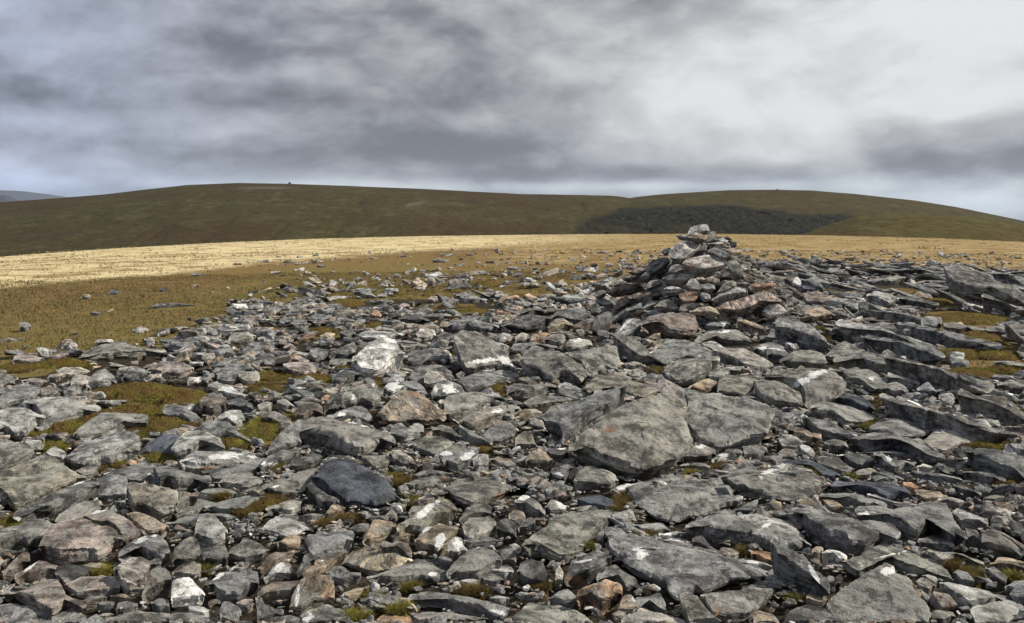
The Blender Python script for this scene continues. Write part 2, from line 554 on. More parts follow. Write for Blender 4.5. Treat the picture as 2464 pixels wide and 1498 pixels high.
DATA = """
F1 .15 k 0,9 18,2 38,-6 48,-4 60,5 72,12 80,17 66,24 52,31 38,40 20,48 13,48 5,36 -4,28||greenish grey mottled slab; filling the left edge of the foreground, tilted up
F1 .3 d 12,57 22,47 45,34 65,24 78,18 88,17 92,21 93,26 88,33 78,38 60,47 45,53 20,54|w:16,54,5,2,-30 w:72,20,8,1.5,-25|long dark cigar-shaped stone; leaning on the big slab at the left edge
F1 .2 g 90,16 105,12 118,14 119,22 117,35 100,36 86,35 93,27||
F1 .2 l 51,56 56,48 70,42 80,37 92,36 96,42 90,47 80,53 62,59 53,60||pale rounded lens of stone; below the long dark cigar-shaped stone at left
F1 .35 p 36,78 45,62 56,59 78,53 88,62 104,65 113,74 115,79 108,87 96,92 90,97 76,97 55,98 42,92 36,85||ridged pinkish grey boulder; with folded ribs across it, lower left foreground
F1 .2 p 78,52 90,46 100,45 110,49 122,58 130,66 135,69 128,73 116,78 112,70 100,62 88,62|w:95,45,12,1.5,-20|
F1 .25 t 118,48 130,47 140,52 150,58 157,62 150,68 138,69 128,62 120,54||tan cracked boulder; wedged right of the ridged pinkish boulder
F1 .3 k 118,22 122,19 135,20 150,23 165,27 166,40 160,50 150,54 138,49 126,46 122,38 118,30||blocky green-grey boulder; with a dark underside, left foreground
F1 .4 b 165,27 178,30 184,33 175,40 163,47 165,40||
F1 .5 d 143,9 150,4 157,4 170,10 185,14 197,20 190,24 178,26 165,27 150,24 145,15||dark lens-shaped stone; its lower face black in shade, under the rust-banded white slab
F1 .1 g 97,12 118,6 130,1 140,2 147,6 146,15 152,24 136,20 120,19 117,15 100,16|w:142,13,6,2,10 w:98,10,5,2,-20|
F1 .2 g 0,64 20,60 22,55 38,53 52,60 46,66 42,72 38,78 26,83 22,78 10,80 -4,86||smooth grey slab; at the left edge beside the ridged pinkish boulder
F1 .4 b 2,104 8,98 15,90 22,84 27,86 28,96 20,104 10,112 4,114||brown finely banded wedge; at the lower left edge
F1 .4 p 14,114 20,106 30,96 36,92 44,93 52,98 54,100 50,109 40,110 30,113|w:28,98,9,1.5,-40|pinkish wedge with a white streak; above the pale pink slab at lower left
F1 .3 p 0,120 6,117 20,114 34,113 42,110 50,111 56,118 62,126 70,130 77,136 80,139 74,141 62,138 48,146 40,143 25,135 10,127 -4,125||pale pink-tan slab; near the bottom left corner
F1 .2 g -4,133 12,132 28,136 40,142 46,146 50,154 -4,156||grey striped slab; cut by the bottom left corner
F1 .2 g 48,146 58,140 66,138 76,143 80,148 78,156 50,156||
F1 .2 d 51,104 56,98 64,95 76,99 84,101 90,106 80,109 68,112 62,118 58,114 52,108|o:75,108,3,2,0|dark grey stone with a small orange spot; tucked behind the pink oblong stone
F1 .35 p 60,116 66,112 80,108 95,106 105,107 111,113 112,120 100,124 85,126 72,127 65,123 60,119||rounded pink oblong stone; lying crosswise at lower left
F1 .2 t 76,97 85,94 96,96 105,100 104,104 90,104 82,101||
F1 .35 g 110,86 115,80 124,74 135,69 146,68 152,72 157,80 159,88 158,93 150,97 142,95 132,90 126,88 117,93 110,93|w:132,73,8,2,-25 w:144,69,5,1,-5|grey boulder with a white rim on its crest; lower left foreground
F1 .3 l 106,103 112,96 122,89 130,89 140,94 150,95 149,99 140,102 136,108 130,118 121,122 114,116 110,108||pale speckled boulder; in front of the white-rimmed grey boulder
F1 .35 b 132,128 134,118 138,108 141,101 148,98 156,101 160,108 159,116 150,122 140,128 133,131||egg-shaped brown stone; left of the white quartz lump
F1 .3 g 160,97 162,82 172,73 178,70 184,73 187,84 186,94 178,99 168,100 163,98||
F1 .2 l 160,104 166,98 178,93 186,95 187,104 180,109 168,108 160,109||
F1 .3 w 159,130 160,112 164,110 176,108 182,114 190,122 191,126 185,131 172,132 162,133||rough white quartz lump; at the bottom of the picture left of centre
F1 .3 l 181,64 184,52 190,49 200,51 206,57 212,64 212,70 206,76 198,79 188,76 181,70||round grey-cream boulder; standing on end left of centre
F1 .4 d 187,80 200,80 208,76 213,88 210,95 200,98 190,96 187,88||
F1 .4 g 154,58 166,51 180,48 200,49 218,48 226,51 220,54 205,57 192,56 184,58 176,62 165,61||
F1 .2 g 163,47 172,38 180,34 195,34 203,36 200,42 190,44 182,47 176,49 165,50|w:180,35,8,1,-12|
F1 .2 l 185,31 192,27 206,24 214,26 221,32 215,33 200,34 190,33||
F1 .4 g 203,19 210,13 222,11 230,12 240,15 246,18 240,24 228,26 212,24 204,22||
F1 .3 g 190,44 205,37 225,34 240,30 256,34 240,40 226,48 205,48||
F1 .35 g 196,112 205,102 215,101 232,100 240,102 241,118 230,124 222,130 210,130 200,122 191,116|w:202,107,7,2,-35|long grey wedge with a white left corner; right of the white quartz lump
F1 .3 g 212,88 214,82 224,77 226,71 234,73 240,76 250,84 244,92 228,94 218,92||
F1 .4 b 76,132 82,127 94,125 99,129 93,134 80,136||
F1 .4 d 90,134 100,130 107,133 104,138 94,139||small dark blue-grey pebble; below the rounded pink oblong stone
F1 .3 t 103,127 112,123 122,124 130,130 124,132 112,130||
F1 .3 g 108,142 110,133 118,130 128,134 127,140 114,143|w:113,136,1,4,20|
F1 .4 d 141,133 148,127 157,129 158,138 148,140||
F1 .1 g 97,150 110,144 130,140 150,139 158,141 157,156 95,156||
F1 .2 g 157,144 165,140 178,141 190,146 205,148 208,156 158,156||
F1 .3 l 175,137 180,134 190,137 196,141 190,146 178,143||
F1 .3 g 204,140 208,130 214,130 224,138 225,146 218,154 206,150||
F1 .3 p 220,132 226,128 234,128 236,132 230,139 222,138||
F1 .3 t 88,149 92,143 104,141 106,144 98,148||
F2 .2 n 50,16 58,8 66,-3 78,-4 90,-3 100,4 112,11 121,18 127,26 132,34 127,38 108,43 96,41 82,40 72,33 62,24 53,18||smooth dark blue-grey lozenge slab; the darkest stone in the near rubble
F2 .3 d 45,24 50,19 56,24 66,31 76,38 70,44 60,42 50,33||
F2 .2 g 0,30 12,20 28,17 40,9 58,5 52,14 48,20 46,28 40,33 20,33 8,29|w:17,23,4,1,-15|
F2 .3 l 8,47 22,40 36,34 46,38 38,46 32,50 20,49||
F2 .2 l 0,62 10,55 20,48 34,50 38,58 50,60 50,64 38,66 24,70 10,65||ragged pale slab; right of a yellow-green moss patch, lower left of centre
F2 .4 l 38,52 50,48 62,48 62,51 50,54 40,54||
F2 .3 t 63,50 70,40 76,40 82,43 82,47 76,50 66,53||
F2 .35 g 40,73 52,68 74,66 88,64 90,70 88,80 76,85 60,90 52,92 46,82||flat-topped grey block with a straight bright edge; left of the banded tan lens
F2 .3 t 98,76 102,66 108,55 112,54 120,56 129,59 128,66 122,70 112,76 104,78||
F2 .4 d 86,64 92,58 104,57 103,64 98,70 92,70||
F2 .3 t 18,78 24,72 32,68 42,70 38,80 28,82|o:35,77,4,2,0|
F2 .25 T 77,96 82,88 92,80 100,78 118,81 130,86 140,92 144,95 136,101 126,106 110,107 100,105 86,101 78,98||banded tan lens-shaped boulder; with wavy layers, bottom centre-left
F2 .2 t 42,108 48,98 56,92 70,86 84,84 80,90 70,96 64,104 54,108 44,110|w:61,92,4,1.5,-10|
F2 .4 d 64,104 70,98 78,97 84,102 96,106 92,112 78,114 70,112||
F2 .3 g 36,104 40,96 44,86 50,85 53,92 48,98 42,106 38,110||
F2 .3 t 0,100 8,90 16,84 34,84 30,90 22,95 12,100 4,106||
F2 .3 l 6,112 14,100 22,94 30,96 33,104 30,110 18,110|w:21,98,6,4,0 o:29,105,3,3,0|
F2 .5 b 0,128 4,118 16,111 38,111 36,120 30,128 18,129 6,130||red-brown wedge; left of the striped upright block at the bottom
F2 .2 T 30,138 32,126 40,112 46,108 66,105 70,110 72,120 71,132 60,134 50,136 40,142 34,142|w:37,126,1.5,12,8 o:66,120,5,10,15|upright striped block with an orange right side; bottom left of centre
F2 .3 g 40,142 48,137 66,133 76,137 84,144 90,156 44,156|w:47,143,6,5,0|
F2 .3 g -2,127 6,134 14,138 24,144 20,146 12,150 0,154||
F2 .3 d 10,150 20,145 32,143 40,146 42,156 8,156||
F2 .2 g 102,112 120,105 136,97 150,93 160,91 172,96 181,98 178,106 174,113 162,117 146,114 125,115|w:163,104,5,2,-5|thin grey slab with one white oval spot; right of the banded tan lens
F2 .35 k 162,28 172,20 184,13 205,11 225,9 240,10 244,14 252,20 250,28 240,32 225,35 210,38 195,43 188,41 176,34|o:224,32,8,3,-10|broad grey-green lens slab; right of the dark blue-grey slab
F2 .3 k 130,66 138,58 148,48 160,40 170,34 178,36 186,44 184,52 176,58 165,60 158,62 152,70 140,68|w:157,45,13,2.5,-38|sharp-crested rock with a white streak along its crest; centre foreground
F2 .4 t 146,72 156,62 170,59 184,59 192,62 190,70 184,74 176,82 168,88 156,84 148,78|w:171,74,4,8,20 w:158,62,6,2,-30|
F2 .4 l 176,82 178,76 184,70 190,72 191,78 195,83 192,88 184,91 178,88|w:187,77,6,6,0 o:181,85,5,5,0|white and orange knobbly stone; centre foreground beside the banded round stone
F2 .3 k 190,60 198,53 210,52 220,54 224,60 220,66 210,72 200,75 194,70||round finely banded stone; centre foreground
F2 .3 g 188,58 194,44 202,40 214,39 218,43 216,52 205,53||
F2 .4 g 192,74 206,72 216,70 226,71 222,78 210,80 198,80||
F2 .3 g 176,108 180,98 192,88 200,82 212,80 222,84 228,92 226,100 216,104 204,110 190,111||large smooth round boulder; bottom centre
F2 .4 l 204,104 222,98 232,96 238,100 238,106 230,108 216,106||
F2 .3 g 165,92 174,88 181,92 181,98 172,96||
F2 .4 g 208,108 218,104 226,106 232,113 222,116 212,114||
F2 .3 l 188,112 200,109 207,112 200,117 192,116||
F2 .35 g 140,130 150,124 160,121 185,124 205,127 220,132 234,136 233,142 225,148 210,144 190,141 172,136 150,135|w:224,141,9,3,10 o:195,134,4,2,0|long low slab with a cream right end; at the bottom centre
F2 .2 g 142,144 155,140 165,140 180,144 200,148 222,156 150,156||
F2 .3 o 108,152 116,142 124,141 130,144 140,143 145,154 126,156 108,156||orange-brown stone; cut by the bottom edge left of centre
F2 .3 t 80,124 92,119 104,116 100,122 90,128 84,130||
F2 .4 g 136,20 148,16 164,15 180,13 176,18 166,22 156,26 142,26 136,23|o:174,15,4,2,0|
F2 .2 g 142,15 156,8 166,8 182,12 165,15 150,16||
F2 .3 t 124,70 128,66 140,67 146,70 138,73 126,75||
F2 .4 b 120,78 132,74 140,76 144,84 143,92 136,88 124,82 116,80||
F2 .3 d 222,58 230,53 240,57 241,72 228,70 222,66||
F2 .3 g 222,84 234,80 241,84 241,96 230,95 226,88||
F2 .4 l 216,128 226,125 234,129 228,133 218,132||
F2 .4 b 140,48 144,42 156,38 153,46 147,52 142,53||
M3 .22 K 48,120 56,112 60,102 75,94 85,88 100,80 110,76 125,69 140,68 152,70 158,74 159,86 158,92 160,98 163,106 166,112 163,120 155,130 150,138 140,141 128,145 118,147 100,142 88,139 70,130 55,125|o:88,100,8,3,0|biggest mottled grey slab; the broad flat one in the middle foreground
M3 .15 K 160,92 162,78 160,70 158,66 166,63 174,67 190,67 205,69 214,69 222,73 236,78 242,84 240,94 236,104 234,112 220,114 205,117 190,121 182,116 172,110 165,102 160,98||angular grey slab with a raised ridge; touching the right side of the biggest slab
M3 .25 g 23,90 30,80 45,75 60,72 80,62 98,58 104,60 100,66 92,76 85,86 72,94 58,103 50,110 42,114 44,106 30,102 26,98||cracked grey slab; leaning against the left side of the biggest slab
M3 .2 k 62,60 74,51 88,48 108,52 122,52 136,59 144,66 128,69 116,72 100,66 84,62 70,65||broad flat slab; just behind the biggest slab
M3 .2 g 38,65 50,59 56,59 68,66 66,70 55,72 45,70||
M3 .2 g 6,77 14,72 30,66 44,68 50,73 60,75 40,78 25,79 12,79|o:16,76,6,1,0|
M3 .5 d -8,62 0,58 30,57 37,59 38,63 30,67 10,71 0,71 -8,70||
M3 .3 k 5,35 9,28 18,22 28,26 40,28 50,34 60,38 68,45 72,50 64,54 60,60 52,56 40,53 36,57 24,51 12,47 6,40||two-humped grey boulder with a notch below; left of the steep wedge slab
M3 .1 g 47,28 60,26 78,24 94,22 96,32 99,40 92,44 84,42 74,48 70,46 62,38 52,33||streaked grey slab; right behind the two-humped boulder
M3 .4 g 0,20 18,19 38,20 45,25 45,28 34,28 20,22 14,26 8,29 0,29 -5,25||
M3 .3 k 90,12 98,11 110,16 120,22 127,30 130,34 126,38 118,39 110,34 102,28 95,22||steep wedge-shaped slab; sloping down to the right in front of the cairn
M3 .1 g 127,30 136,22 148,16 158,18 170,22 182,27 192,33 186,38 176,36 160,34 148,37 140,41 132,36|w:172,32,2,.7,0|
M3 .35 k 137,46 140,40 152,34 168,32 182,35 190,36 182,43 178,50 165,58 152,60 140,53|w:142,49,2,3,-30|oval grey stone with a dark lower edge; centre right, in front of the cairn
M3 .4 b 117,6 124,-4 136,-8 158,-9 167,-4 171,8 166,15 158,18 146,17 134,12 118,10||large dark brown rounded boulder; at the foot of the cairn
M3 .3 g 166,20 172,12 184,8 196,7 206,8 216,14 220,20 218,23 200,22 185,18 172,19|w:195,9,5,1,-5 o:190,12,5,1,10|
M3 .2 l 184,27 200,24 214,24 226,30 240,37 240,42 226,44 214,42 206,38 192,32||
M3 .3 l 172,20 184,18 196,24 186,27 176,24||
M3 .4 l 180,50 184,42 196,43 210,46 200,50 190,55 182,54||pale stone with moss on its left end; centre right
M3 .3 t 162,62 170,56 180,53 188,56 186,62 176,66 168,65|o:174,61,5,3,-20|
M3 .2 k 188,66 190,56 200,50 214,49 222,52 232,56 222,62 212,69 200,68||
M3 .3 g 222,26 230,20 240,19 250,21 252,32 242,36 232,32|w:230,25,6,2,-10|
M3 .4 o 14,18 16,12 30,10 32,13 26,19 16,20||orange-brown blocky stone; left of the cairn's foot
M3 .3 l 47,22 52,16 60,15 70,18 72,23 60,26 48,25|w:60,17,6,2,0|
M3 .3 l 0,14 6,10 12,12 14,18 8,20 0,20||
M3 .3 l 26,18 36,11 46,12 47,18 44,22 34,20||
M3 .2 b 34,11 44,8 56,11 64,15 50,16 46,12||
M3 .3 k 0,108 8,102 14,103 20,116 10,118 0,117||
M3 .4 t 10,130 14,122 22,118 28,122 36,132 30,137 18,136 12,134||
M3 .3 g 33,141 36,134 44,130 54,134 56,138 48,143 44,148 36,146|w:41,143,5,3,20|
M3 .5 d 28,121 36,118 48,117 50,124 44,129 34,127|w:43,118,6,1.2,-5|
M3 .3 t 0,92 8,83 18,81 25,84 24,88 12,90||
M3 .3 g 155,128 165,118 168,112 176,115 186,120 187,126 180,131 168,132 156,131|w:173,116,5,2,-15|
M3 .4 g 183,132 188,124 200,119 209,118 212,122 210,128 198,130 188,133|w:193,127,7,4,-30|small grey block half covered in white lichen; below the ridged angular slab
M3 .5 g 152,135 160,131 176,132 183,134 180,139 165,138 154,138|w:158,133,6,2,-5|
M3 .3 g 212,116 226,114 234,118 235,124 226,127 214,126||
F3 .3 g 54,20 58,12 66,5 74,4 80,8 92,13 96,20 88,28 80,28 66,27 56,25||peaked grey block; just below the biggest slab
F3 .2 d 50,16 52,8 60,4 64,5 58,13 54,20||
F3 .2 K 103,29 112,22 125,18 140,12 158,12 172,16 190,18 198,24 206,31 209,38 200,42 188,45 175,50 160,53 146,56 136,55 128,50 118,45 108,36||flat diamond-shaped speckled slab; in front of the biggest slab, right of centre
F3 .3 g 189,14 200,5 212,2 235,2 250,2 266,3 278,6 292,16 298,25 284,30 268,36 250,38 235,34 216,29 206,28 198,20|w:240,8,14,3,-30|grey boulder with veined whitish crest and moss behind; right foreground
F3 .4 n 57,34 64,31 78,31 90,35 96,42 94,46 80,45 68,43 60,40|o:92,42,4,4,0|blue-grey bun-shaped stone with a tan right end; centre foreground
F3 .4 l 89,28 92,23 104,20 116,20 108,26 102,29 94,32|w:102,23,8,3,-15|
F3 .4 g 0,38 6,31 14,31 20,36 26,44 28,52 20,53 10,46 2,42|w:8,33,8,3,-5|
F3 .4 g 28,44 34,35 42,38 50,44 44,50 34,50|w:40,38,8,2,40|
F3 .3 t -6,48 0,45 7,46 10,54 8,57 0,58 -6,56||
F3 .3 l 3,66 6,58 14,52 19,54 18,62 10,66||
F3 .25 k 6,82 8,72 14,66 22,63 22,60 32,54 45,53 56,48 66,43 80,45 96,48 112,50 122,52 116,58 105,62 92,60 80,64 70,70 62,76 50,82 42,90 34,94 25,90 18,86||long tan-grey weathered slab; rising to the right across the bottom centre
F3 .3 d 2,104 6,94 14,91 26,94 30,104 29,112 24,118 16,116 8,112||faceted dark block with a light right face; bottom centre
F3 .3 l 37,112 38,102 41,97 45,104 44,116 38,116||thin upright pale sliver; between two dark blocks at bottom centre
F3 .35 d 48,112 50,102 54,92 66,86 76,82 86,86 90,93 86,100 78,108 68,114 56,117 46,116|o:55,110,14,5,10 w:66,92,8,1,-10|dark boulder with a rusty orange base; bottom centre
F3 .3 g 76,112 86,98 94,96 100,102 112,108 116,118 104,121 100,114 90,110||
F3 .5 O 57,120 60,118 76,113 84,110 96,114 100,118 100,128 94,135 82,139 70,134 60,130 57,126||angular orange-brown layered block; at the bottom right of centre
F3 .3 g 30,130 40,122 48,119 58,128 56,134 45,134||
F3 .2 S 82,68 84,62 92,60 104,62 114,66 122,72 138,76 152,80 170,82 185,90 205,96 222,100 238,105 236,112 220,118 200,121 184,122 172,126 165,128 158,122 150,130 142,128 134,116 132,114 120,112 105,104 96,96 88,87|w:118,87,6,5,10|very long dark slate slab; running down to the right in the bottom right foreground
F3 .3 g 172,127 182,122 200,121 220,115 240,106 256,108 257,112 244,126 232,134 226,142 215,149 200,151 186,148 178,136|o:188,140,5,7,20|grey slab; tucked beneath the very long dark slate slab
F3 .3 k 152,124 160,122 170,128 180,140 192,150 190,156 164,156 156,138||leaning grey spike of stone; under the very long dark slate slab at the bottom
F3 .2 l 99,150 106,143 118,135 126,137 140,142 156,148 165,156 100,156||
F3 .2 k -14,156 0,144 8,136 16,130 30,130 44,133 56,137 66,143 78,152 80,158||large rounded grey slab; cut by the bottom edge at centre
F3 .3 g 110,144 112,128 122,126 134,123 140,132 141,142 126,136 118,134||
F3 .3 t 96,138 100,126 108,124 112,130 114,138 108,142 98,141|w:112,127,3,4,30|
F3 .3 b 90,144 96,139 104,142 100,148 92,150||
F3 .3 g 73,72 78,66 84,62 82,70 82,78 78,78||
F3 .4 l 112,60 122,58 134,57 143,62 144,65 130,68 118,66||
F3 .4 w 134,67 150,65 168,69 168,72 158,70 148,72 140,71||bright white flat stone; right of centre, behind the very long dark slate slab
F3 .3 l 139,75 148,71 158,73 163,78 158,80 146,77|w:146,73,6,2,0|
F3 .4 d 165,76 168,70 174,69 180,76 186,88 176,84 170,80||
F3 .4 l 187,86 192,80 202,80 212,87 204,92 194,91||oval light grey stone; just behind the very long dark slate slab
F3 .3 l 159,62 163,55 175,52 200,51 225,50 240,48 252,51 262,62 276,74 276,80 264,84 250,82 236,80 215,75 190,71 175,66|w:234,59,10,2.5,-35|broad light grey slab with a white diagonal stripe; right of centre
F3 .2 g 202,96 210,90 220,90 232,96 240,102 222,100|w:222,95,6,3,10|
F3 .5 o 220,88 224,83 236,84 240,88 242,96 236,98 226,93|w:238,85,3,1,20|rust-orange lump with a white cap; right foreground
F3 .3 g 200,49 212,42 226,36 224,44 218,50||
F3 .4 t 222,142 228,139 240,142 246,150 246,156 222,156||
F3 .2 l -5,78 0,76 6,80 5,88 0,87||
F4 .42 S 24,46 34,42 48,43 62,48 80,54 100,62 116,67 124,71 116,77 104,82 90,88 80,87 74,82 60,80 46,72 36,62 26,53||thick grey plank-like slab; with a dark front side, right foreground
F4 .38 S 82,50 90,46 110,46 133,44 150,40 165,38 170,44 174,52 180,60 186,66 187,76 180,80 174,80 168,72 155,66 150,66 142,74 138,74 128,68 112,63 100,57 90,56|w:93,48,12,2,0|wide grey slab with a white splash on its far left corner; right foreground
F4 .6 g 185,62 196,65 199,72 202,82 198,83 188,80 186,70||
F4 .4 l 173,47 178,44 190,50 200,54 206,60 196,62 182,62 175,54||
F4 .2 k 70,96 90,88 108,78 122,71 130,71 140,76 150,83 160,92 170,102 175,110 168,112 156,104 146,106 132,104 118,100 108,96 96,102 88,108 78,104|w:118,86,30,.7,-14|triangular slab crossed by a thin white vein; lower right
F4 .1 S 56,132 64,124 80,114 92,108 104,100 110,94 118,98 120,106 130,106 136,112 137,120 142,126 150,135 153,145 150,156 70,156 58,140|w:112,102,10,4,-15|large mottled slab rising to a pale peak; bottom right
F4 .4 S 4,78 10,73 18,78 26,84 36,88 40,94 46,104 52,112 58,122 59,126 54,126 44,124 34,118 22,110 12,100 8,90|w:44,104,2,12,-30|leaning dark slab with a white-veined edge; lower right
F4 .3 t 37,130 38,124 44,122 54,126 57,132 52,136 44,134||
F4 .5 w 52,86 58,82 66,84 75,88 75,94 70,97 62,92 54,90||lumpy white quartz stone; in a hollow at lower right
F4 .5 o 42,82 46,79 52,79 53,86 48,90 42,88||small rusty cube of rock; left of the lumpy white quartz
F4 .4 t 40,92 48,89 50,94 48,100 42,96||
F4 .4 b 54,112 58,106 63,108 63,114 60,117||
F4 .4 b 64,108 68,105 72,110 68,118 64,118||
F4 .3 l 138,112 144,108 152,112 157,118 150,123 142,119||
F4 .3 l 145,108 150,105 158,108 160,114 156,116||
F4 .35 l 161,114 168,112 186,116 205,121 222,127 232,130 240,136 225,132 212,134 200,135 190,136 180,130 170,124 163,118||long pale flaky slab; near the bottom right corner
F4 .1 l 190,140 196,136 214,134 222,130 244,128 246,156 196,156 192,146||pale smooth slab; filling the bottom right corner
F4 .4 g 152,140 160,138 174,139 176,148 165,152 155,150||
F4 .2 d 14,156 22,142 34,134 42,133 60,138 70,140 78,148 80,156||
F4 .3 b 200,68 205,63 215,68 228,76 238,84 238,92 226,90 212,86 200,80||long brown-grey slab; at the lower right edge, finely striped
F4 .2 b 205,60 220,66 242,78 242,86 226,76 210,68||
F4 .3 t 208,98 218,89 232,92 244,94 244,104 230,102 218,100||
F4 .3 g 204,100 212,98 224,108 222,116 214,112 208,106||
F4 .3 g 174,105 178,101 186,104 194,112 192,116 182,114||
F4 .3 g 222,120 232,112 244,110 244,120 230,122||
F4 .4 k 150,82 170,83 186,86 200,94 202,100 190,98 178,92 165,98 156,88||
F4 .4 d 141,76 150,70 160,69 172,72 175,84 168,84 150,82||
F4 .4 n 62,22 70,18 90,17 108,19 118,19 128,24 134,28 133,34 122,34 112,36 100,30 84,28 70,24||dark blue-grey knobbly stone; behind the wide slab with the white splash
F4 .4 g 50,34 58,29 72,29 88,33 102,36 112,44 100,46 88,46 76,40 62,38||
F4 .3 l 94,31 102,30 112,35 124,41 134,45 120,44 106,38||
F4 .3 t 52,35 62,36 70,42 72,46 60,46 54,40||
F4 .3 t 138,28 148,26 160,28 168,33 160,36 148,38 140,34||
F4 .4 l 160,36 170,33 180,33 187,40 180,42 172,40||
F4 .3 o 127,19 134,20 144,25 138,28 128,25||small bright orange-tan chip; behind the wide slab with the white splash
F4 .5 g 136,9 150,10 168,11 180,14 182,20 170,20 155,18 140,15||
F4 .4 g 174,24 180,22 192,28 200,34 190,34 180,30||
F4 .4 g 182,14 190,8 204,8 214,14 222,22 208,22 192,18||
F4 .3 p 82,10 98,6 104,11 98,12 96,16 86,15||
M4 .4 S 184,122 198,117 215,119 230,124 246,128 246,152 228,149 210,142 196,136 188,128||large slab with parallel streaks; at the right edge below the moss strip
F4 .3 l 202,34 208,31 217,32 224,32 222,36 212,37||
M4 .4 w 140,136 146,132 158,134 160,137 152,139||
M4 .33 S 105,69 112,67 122,68 135,73 150,78 170,82 190,90 210,97 226,101 228,106 222,112 214,114 200,110 182,104 165,99 154,96 145,92 130,87 120,82 112,76||longest straight grey plank of rock; right side, sloping down to the right
M4 .4 g 108,28 116,26 124,31 142,34 158,40 168,46 178,54 190,60 211,66 200,69 188,66 176,62 160,60 150,56 140,50 130,44 118,36||long ragged ledge of rock; on the right below the grass tufts
M4 .4 S 180,62 188,63 200,70 215,76 230,82 244,92 244,98 228,95 212,88 196,82 188,76 178,70||
M4 .4 g 88,16 96,12 106,15 116,19 132,24 148,30 164,36 166,39 156,40 145,34 132,33 118,28 104,26 92,24||
M4 .3 g 118,4 124,0 138,4 152,9 166,11 180,12 195,18 210,22 220,27 200,27 180,26 168,23 155,19 140,16 125,11||
M4 .4 l 64,0 80,-2 100,0 116,4 122,10 138,17 152,24 158,29 150,31 138,28 124,22 108,15 96,9 80,6||
M4 .35 S 7,4 12,-4 26,-4 38,2 46,8 54,16 60,24 57,30 48,28 38,24 22,18 12,14||streaked dark-sided slab; right of the cairn's foot, sloping to the right
M4 .5 d 60,12 62,5 70,4 78,8 82,14 80,20 68,20 61,18||
M4 .3 k 54,32 62,24 72,18 82,22 90,28 88,32 76,34 66,37 58,36||
M4 .4 k 62,38 74,32 90,28 100,28 102,33 115,38 126,40 131,46 128,50 115,49 100,47 85,42 72,42||
M4 .3 k 12,40 22,32 32,26 46,27 54,34 57,40 54,44 40,44 24,43|o:50,41,4,2,0|rounded grey-brown boulder; behind the slab with the broad white streak
M4 .4 d 0,24 12,24 24,32 16,38 8,36 0,34|w:12,26,12,1,15|
M4 .2 K 0,44 20,43 42,43 60,44 70,52 74,60 68,68 58,74 48,76 38,82 34,76 36,68 28,62 15,58 0,54|w:38,53,20,3.5,-28|grey boulder with a broad white streak; right of centre
M4 .3 g 58,44 80,43 94,43 105,50 117,58 110,65 100,65 90,60 78,58 72,52|w:99,52,4,.8,-20|
M4 .25 k -12,56 0,54 12,56 22,60 31,64 33,72 36,78 32,82 20,80 8,78 -4,72||
M4 .3 K 41,82 46,76 56,74 66,76 80,80 94,84 102,88 98,95 88,97 76,96 62,90 50,88||
M4 .3 n 58,72 66,68 80,69 90,72 100,78 101,83 94,84 80,80 66,76||
M4 .3 S 34,88 40,89 56,92 66,97 76,102 84,107 76,111 62,110 50,106 42,98|w:78,107,6,2,5|grey slab with a white tip at its lower end; right side
M4 .2 K 92,98 104,91 120,90 140,91 150,94 154,100 148,106 136,110 122,108 112,103 100,103||
M4 .38 S 76,112 88,106 100,103 112,106 128,110 145,114 158,122 166,128 158,131 145,128 130,122 115,119 100,121 86,122 78,118||curved grey slab over a black gap; right side
M4 .2 l 143,110 155,102 165,100 180,104 200,112 208,116 190,117 178,116 168,120 155,117|w:160,102,6,1.5,-5 o:160,117,7,2,5|
M4 .4 g 110,58 120,56 130,62 132,67 118,68 111,65||
M4 .3 g 140,62 150,56 158,66 150,68 141,67||
M4 .5 g 113,49 124,48 136,52 142,58 136,61 124,56||
M4 .4 d 80,61 88,61 96,66 92,70 84,66||
M4 .3 l 86,70 94,68 100,70 100,76 92,74||
M4 .3 l 160,68 172,66 176,72 170,78 160,74||
M4 .4 g 175,78 182,77 192,81 190,85 178,85||
M4 .3 l 10,110 14,107 25,105 36,113 28,120 16,119||
M4 .5 t 20,100 24,97 36,100 48,104 51,108 40,112 28,108||tan plank-like stone; right of the ridged angular slab
M4 .3 l 29,115 34,114 42,118 46,123 42,128 34,123|w:36,118,5,3,30|
M4 .3 b 10,122 18,118 28,120 34,125 24,128 14,127||
M4 .4 g 52,112 62,109 74,112 76,118 66,120 55,117||
M4 .2 g 44,130 52,125 62,126 74,132 82,138 74,142 62,140 50,136||
M4 .3 d 68,126 76,122 90,123 102,128 100,134 88,137 80,134|w:70,123,5,1,-15|
M4 .4 g 100,126 108,122 112,126 122,129 138,133 136,136 120,140 110,134|w:114,127,2,4,-35|
M4 .3 g 85,124 100,121 116,120 130,123 142,128 130,128 112,124||
M4 .3 n 10,133 22,130 38,128 48,132 58,138 68,143 60,148 52,146 48,140 36,136 22,134||
M4 .4 S 215,60 228,54 244,56 244,66 228,66||
M4 .3 l 212,38 222,36 244,39 244,44 226,43||
R .15 S 170,42 182,37 195,42 210,48 225,56 240,60 252,68 252,80 235,74 218,68 200,66 186,62 178,58 172,48||huge smooth leaning slab; at the right edge near the grass line
R .4 g 216,44 232,44 250,48 250,56 232,50||
R .3 l 96,68 104,63 118,65 126,72 118,78 104,72||greenish ragged boulder; right of the cairn in the mid field
R .3 t 138,70 146,63 156,66 161,72 152,72||
R .4 d 126,70 135,68 150,72 165,77 160,79 148,78 138,76||
R .3 g 72,76 78,71 86,72 89,80 86,84 76,80||
R .3 d 88,73 96,73 104,82 100,86 90,82||
R .4 t 25,82 35,79 52,78 63,84 60,90 44,92 34,93 28,88||tan boulder with a dark underside; right of the striped pale cairn stone
R .2 b 35,64 50,63 68,70 70,75 56,76 40,74||
R .4 g 148,90 154,87 168,88 168,98 160,101 148,98||
